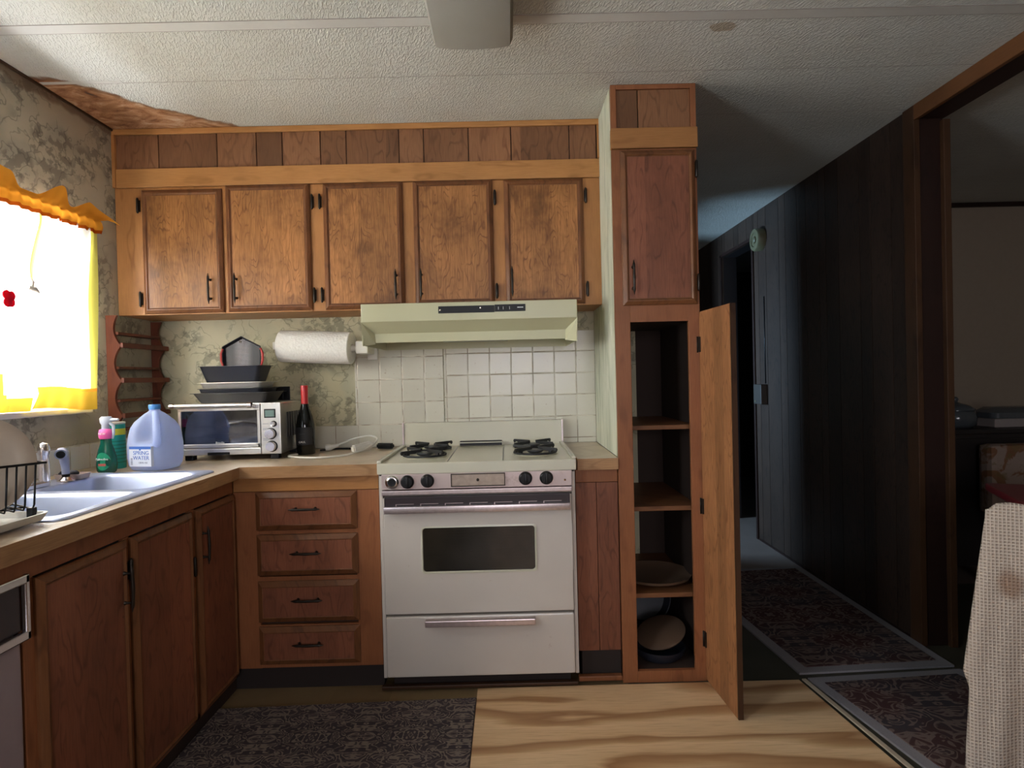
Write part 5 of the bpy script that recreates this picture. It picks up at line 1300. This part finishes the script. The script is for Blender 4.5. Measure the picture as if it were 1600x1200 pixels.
# floral armchair in front of the sideboard
Q = thing('floral_chair', 'pale floral upholstered chair back beyond the red table', 'chair', (2.95, 3.2, 0))
m = MB(); m.box(2.58, 3.15, 3.24, 3.34, 0.42, 0.80, 0.03); m.build('backrest', FLORAL, Q)
m = MB(); m.box(2.58, 3.15, 2.80, 3.235, 0.32, 0.46, 0.03); m.build('seat', FLORAL, Q)
for x_ in (2.60, 3.09):
    for y_ in (2.83, 3.26):
        m = MB(); m.box(x_, x_+0.035, y_, y_+0.035, 0, 0.319 if y_ < 3 else 0.419, 0.003); m.build('leg', BLACKWOOD, Q)
# red table
Q = thing('dining_table', 'dark red dining table behind the draped blanket', 'table', (2.3, 2.0, 0), local=True)
Q.location = (1.93, 2.46, 0); Q.rotation_euler = (0, 0, math.radians(-24))
m = MB(); m.box(0, 1.25, -0.44, 0, 0.722, 0.752, 0.008); m.build('tabletop', REDTABLE, Q)
m = MB(); m.box(0.08, 1.17, -0.37, -0.07, 0.64, 0.721, 0.003); m.build('apron', BLACKWOOD, Q)
for x_ in (0.10, 1.10):
    for y_ in (-0.37, -0.12):
        m = MB(); m.box(x_, x_+0.05, y_, y_+0.05, 0, 0.639, 0.004); m.build('leg', BLACKWOOD, Q)

# chair with the waffle blanket (turned towards the table)
CA = math.radians(-35); CH = Vector((1.42, 1.80, 0))
Q = thing('dining_chair', 'dining chair in the right corner hidden under a cream blanket', 'chair', (0, 0, 0), local=True)
Q.location = CH; Q.rotation_euler = (0, 0, CA)
for x_ in (0.025, 0.42):
    m = MB(); m.box(x_, x_+0.03, 0.0, 0.03, 0, 0.79, 0.004); m.build('back_post', BLACKWOOD, Q)
m = MB(); m.box(0.025, 0.45, 0.002, 0.028, 0.70, 0.785, 0.006); m.build('top_rail', BLACKWOOD, Q)
m = MB(); m.box(0.025, 0.45, 0.035, 0.39, 0.43, 0.46, 0.006); m.build('seat', BLACKWOOD, Q)
for x_ in (0.03, 0.415):
    m = MB(); m.box(x_, x_+0.03, 0.355, 0.385, 0, 0.429, 0.003); m.build('leg', BLACKWOOD, Q)
rows = []
top = [(0.0,0.800),(0.02,0.820),(0.05,0.826),(0.09,0.822),(0.2,0.812),(0.6,0.812)]
for i in range(71):
    v = i/70; r = []
    for j in range(81):
        u = j/80; x0_ = -0.005+0.49*u
        zt2 = lerp(top, x0_)
        if v < 0.10:
            k_ = (0.10-v)/0.10; r.append((x0_, 0.0+0.050*k_, zt2-0.05*k_*k_))
        else:
            k_ = (v-0.10)/0.90; z_ = zt2+(0.025-zt2)*k_
            sh = lerp([(0,0.0),(0.45,-0.045),(0.62,-0.062),(0.68,-0.048),(1.0,-0.062)], k_)
            fold = 0.034*k_*math.sin(u*19+0.3)+0.012*k_*math.sin(u*37+2*k_)
            r.append((x0_+sh*(1-u)**1.5, -0.012-0.03*k_-fold, z_))
    rows.append(r)
m = MB(); nr = len(rows); vs = [[m.bm.verts.new((p[0]-0.05, p[1], p[2])) for p in r] for r in rows]
for i in range(nr-1):
    for j in range(len(rows[0])-1):
        f_ = m.bm.faces.new((vs[i][j], vs[i][j+1], vs[i+1][j+1], vs[i+1][j])); f_.smooth = True
b = m.build('blanket', WAFFLE, origin='world')
b.rotation_euler = (0, 0, CA); b.location = CH + Vector((0.05*math.cos(CA), 0.05*math.sin(CA), 0))
sm = b.modifiers.new('thick', 'SOLIDIFY'); sm.thickness = 0.004
tag(b, 'cream waffle weave blanket with a brown stain hanging over the chair', 'blanket')
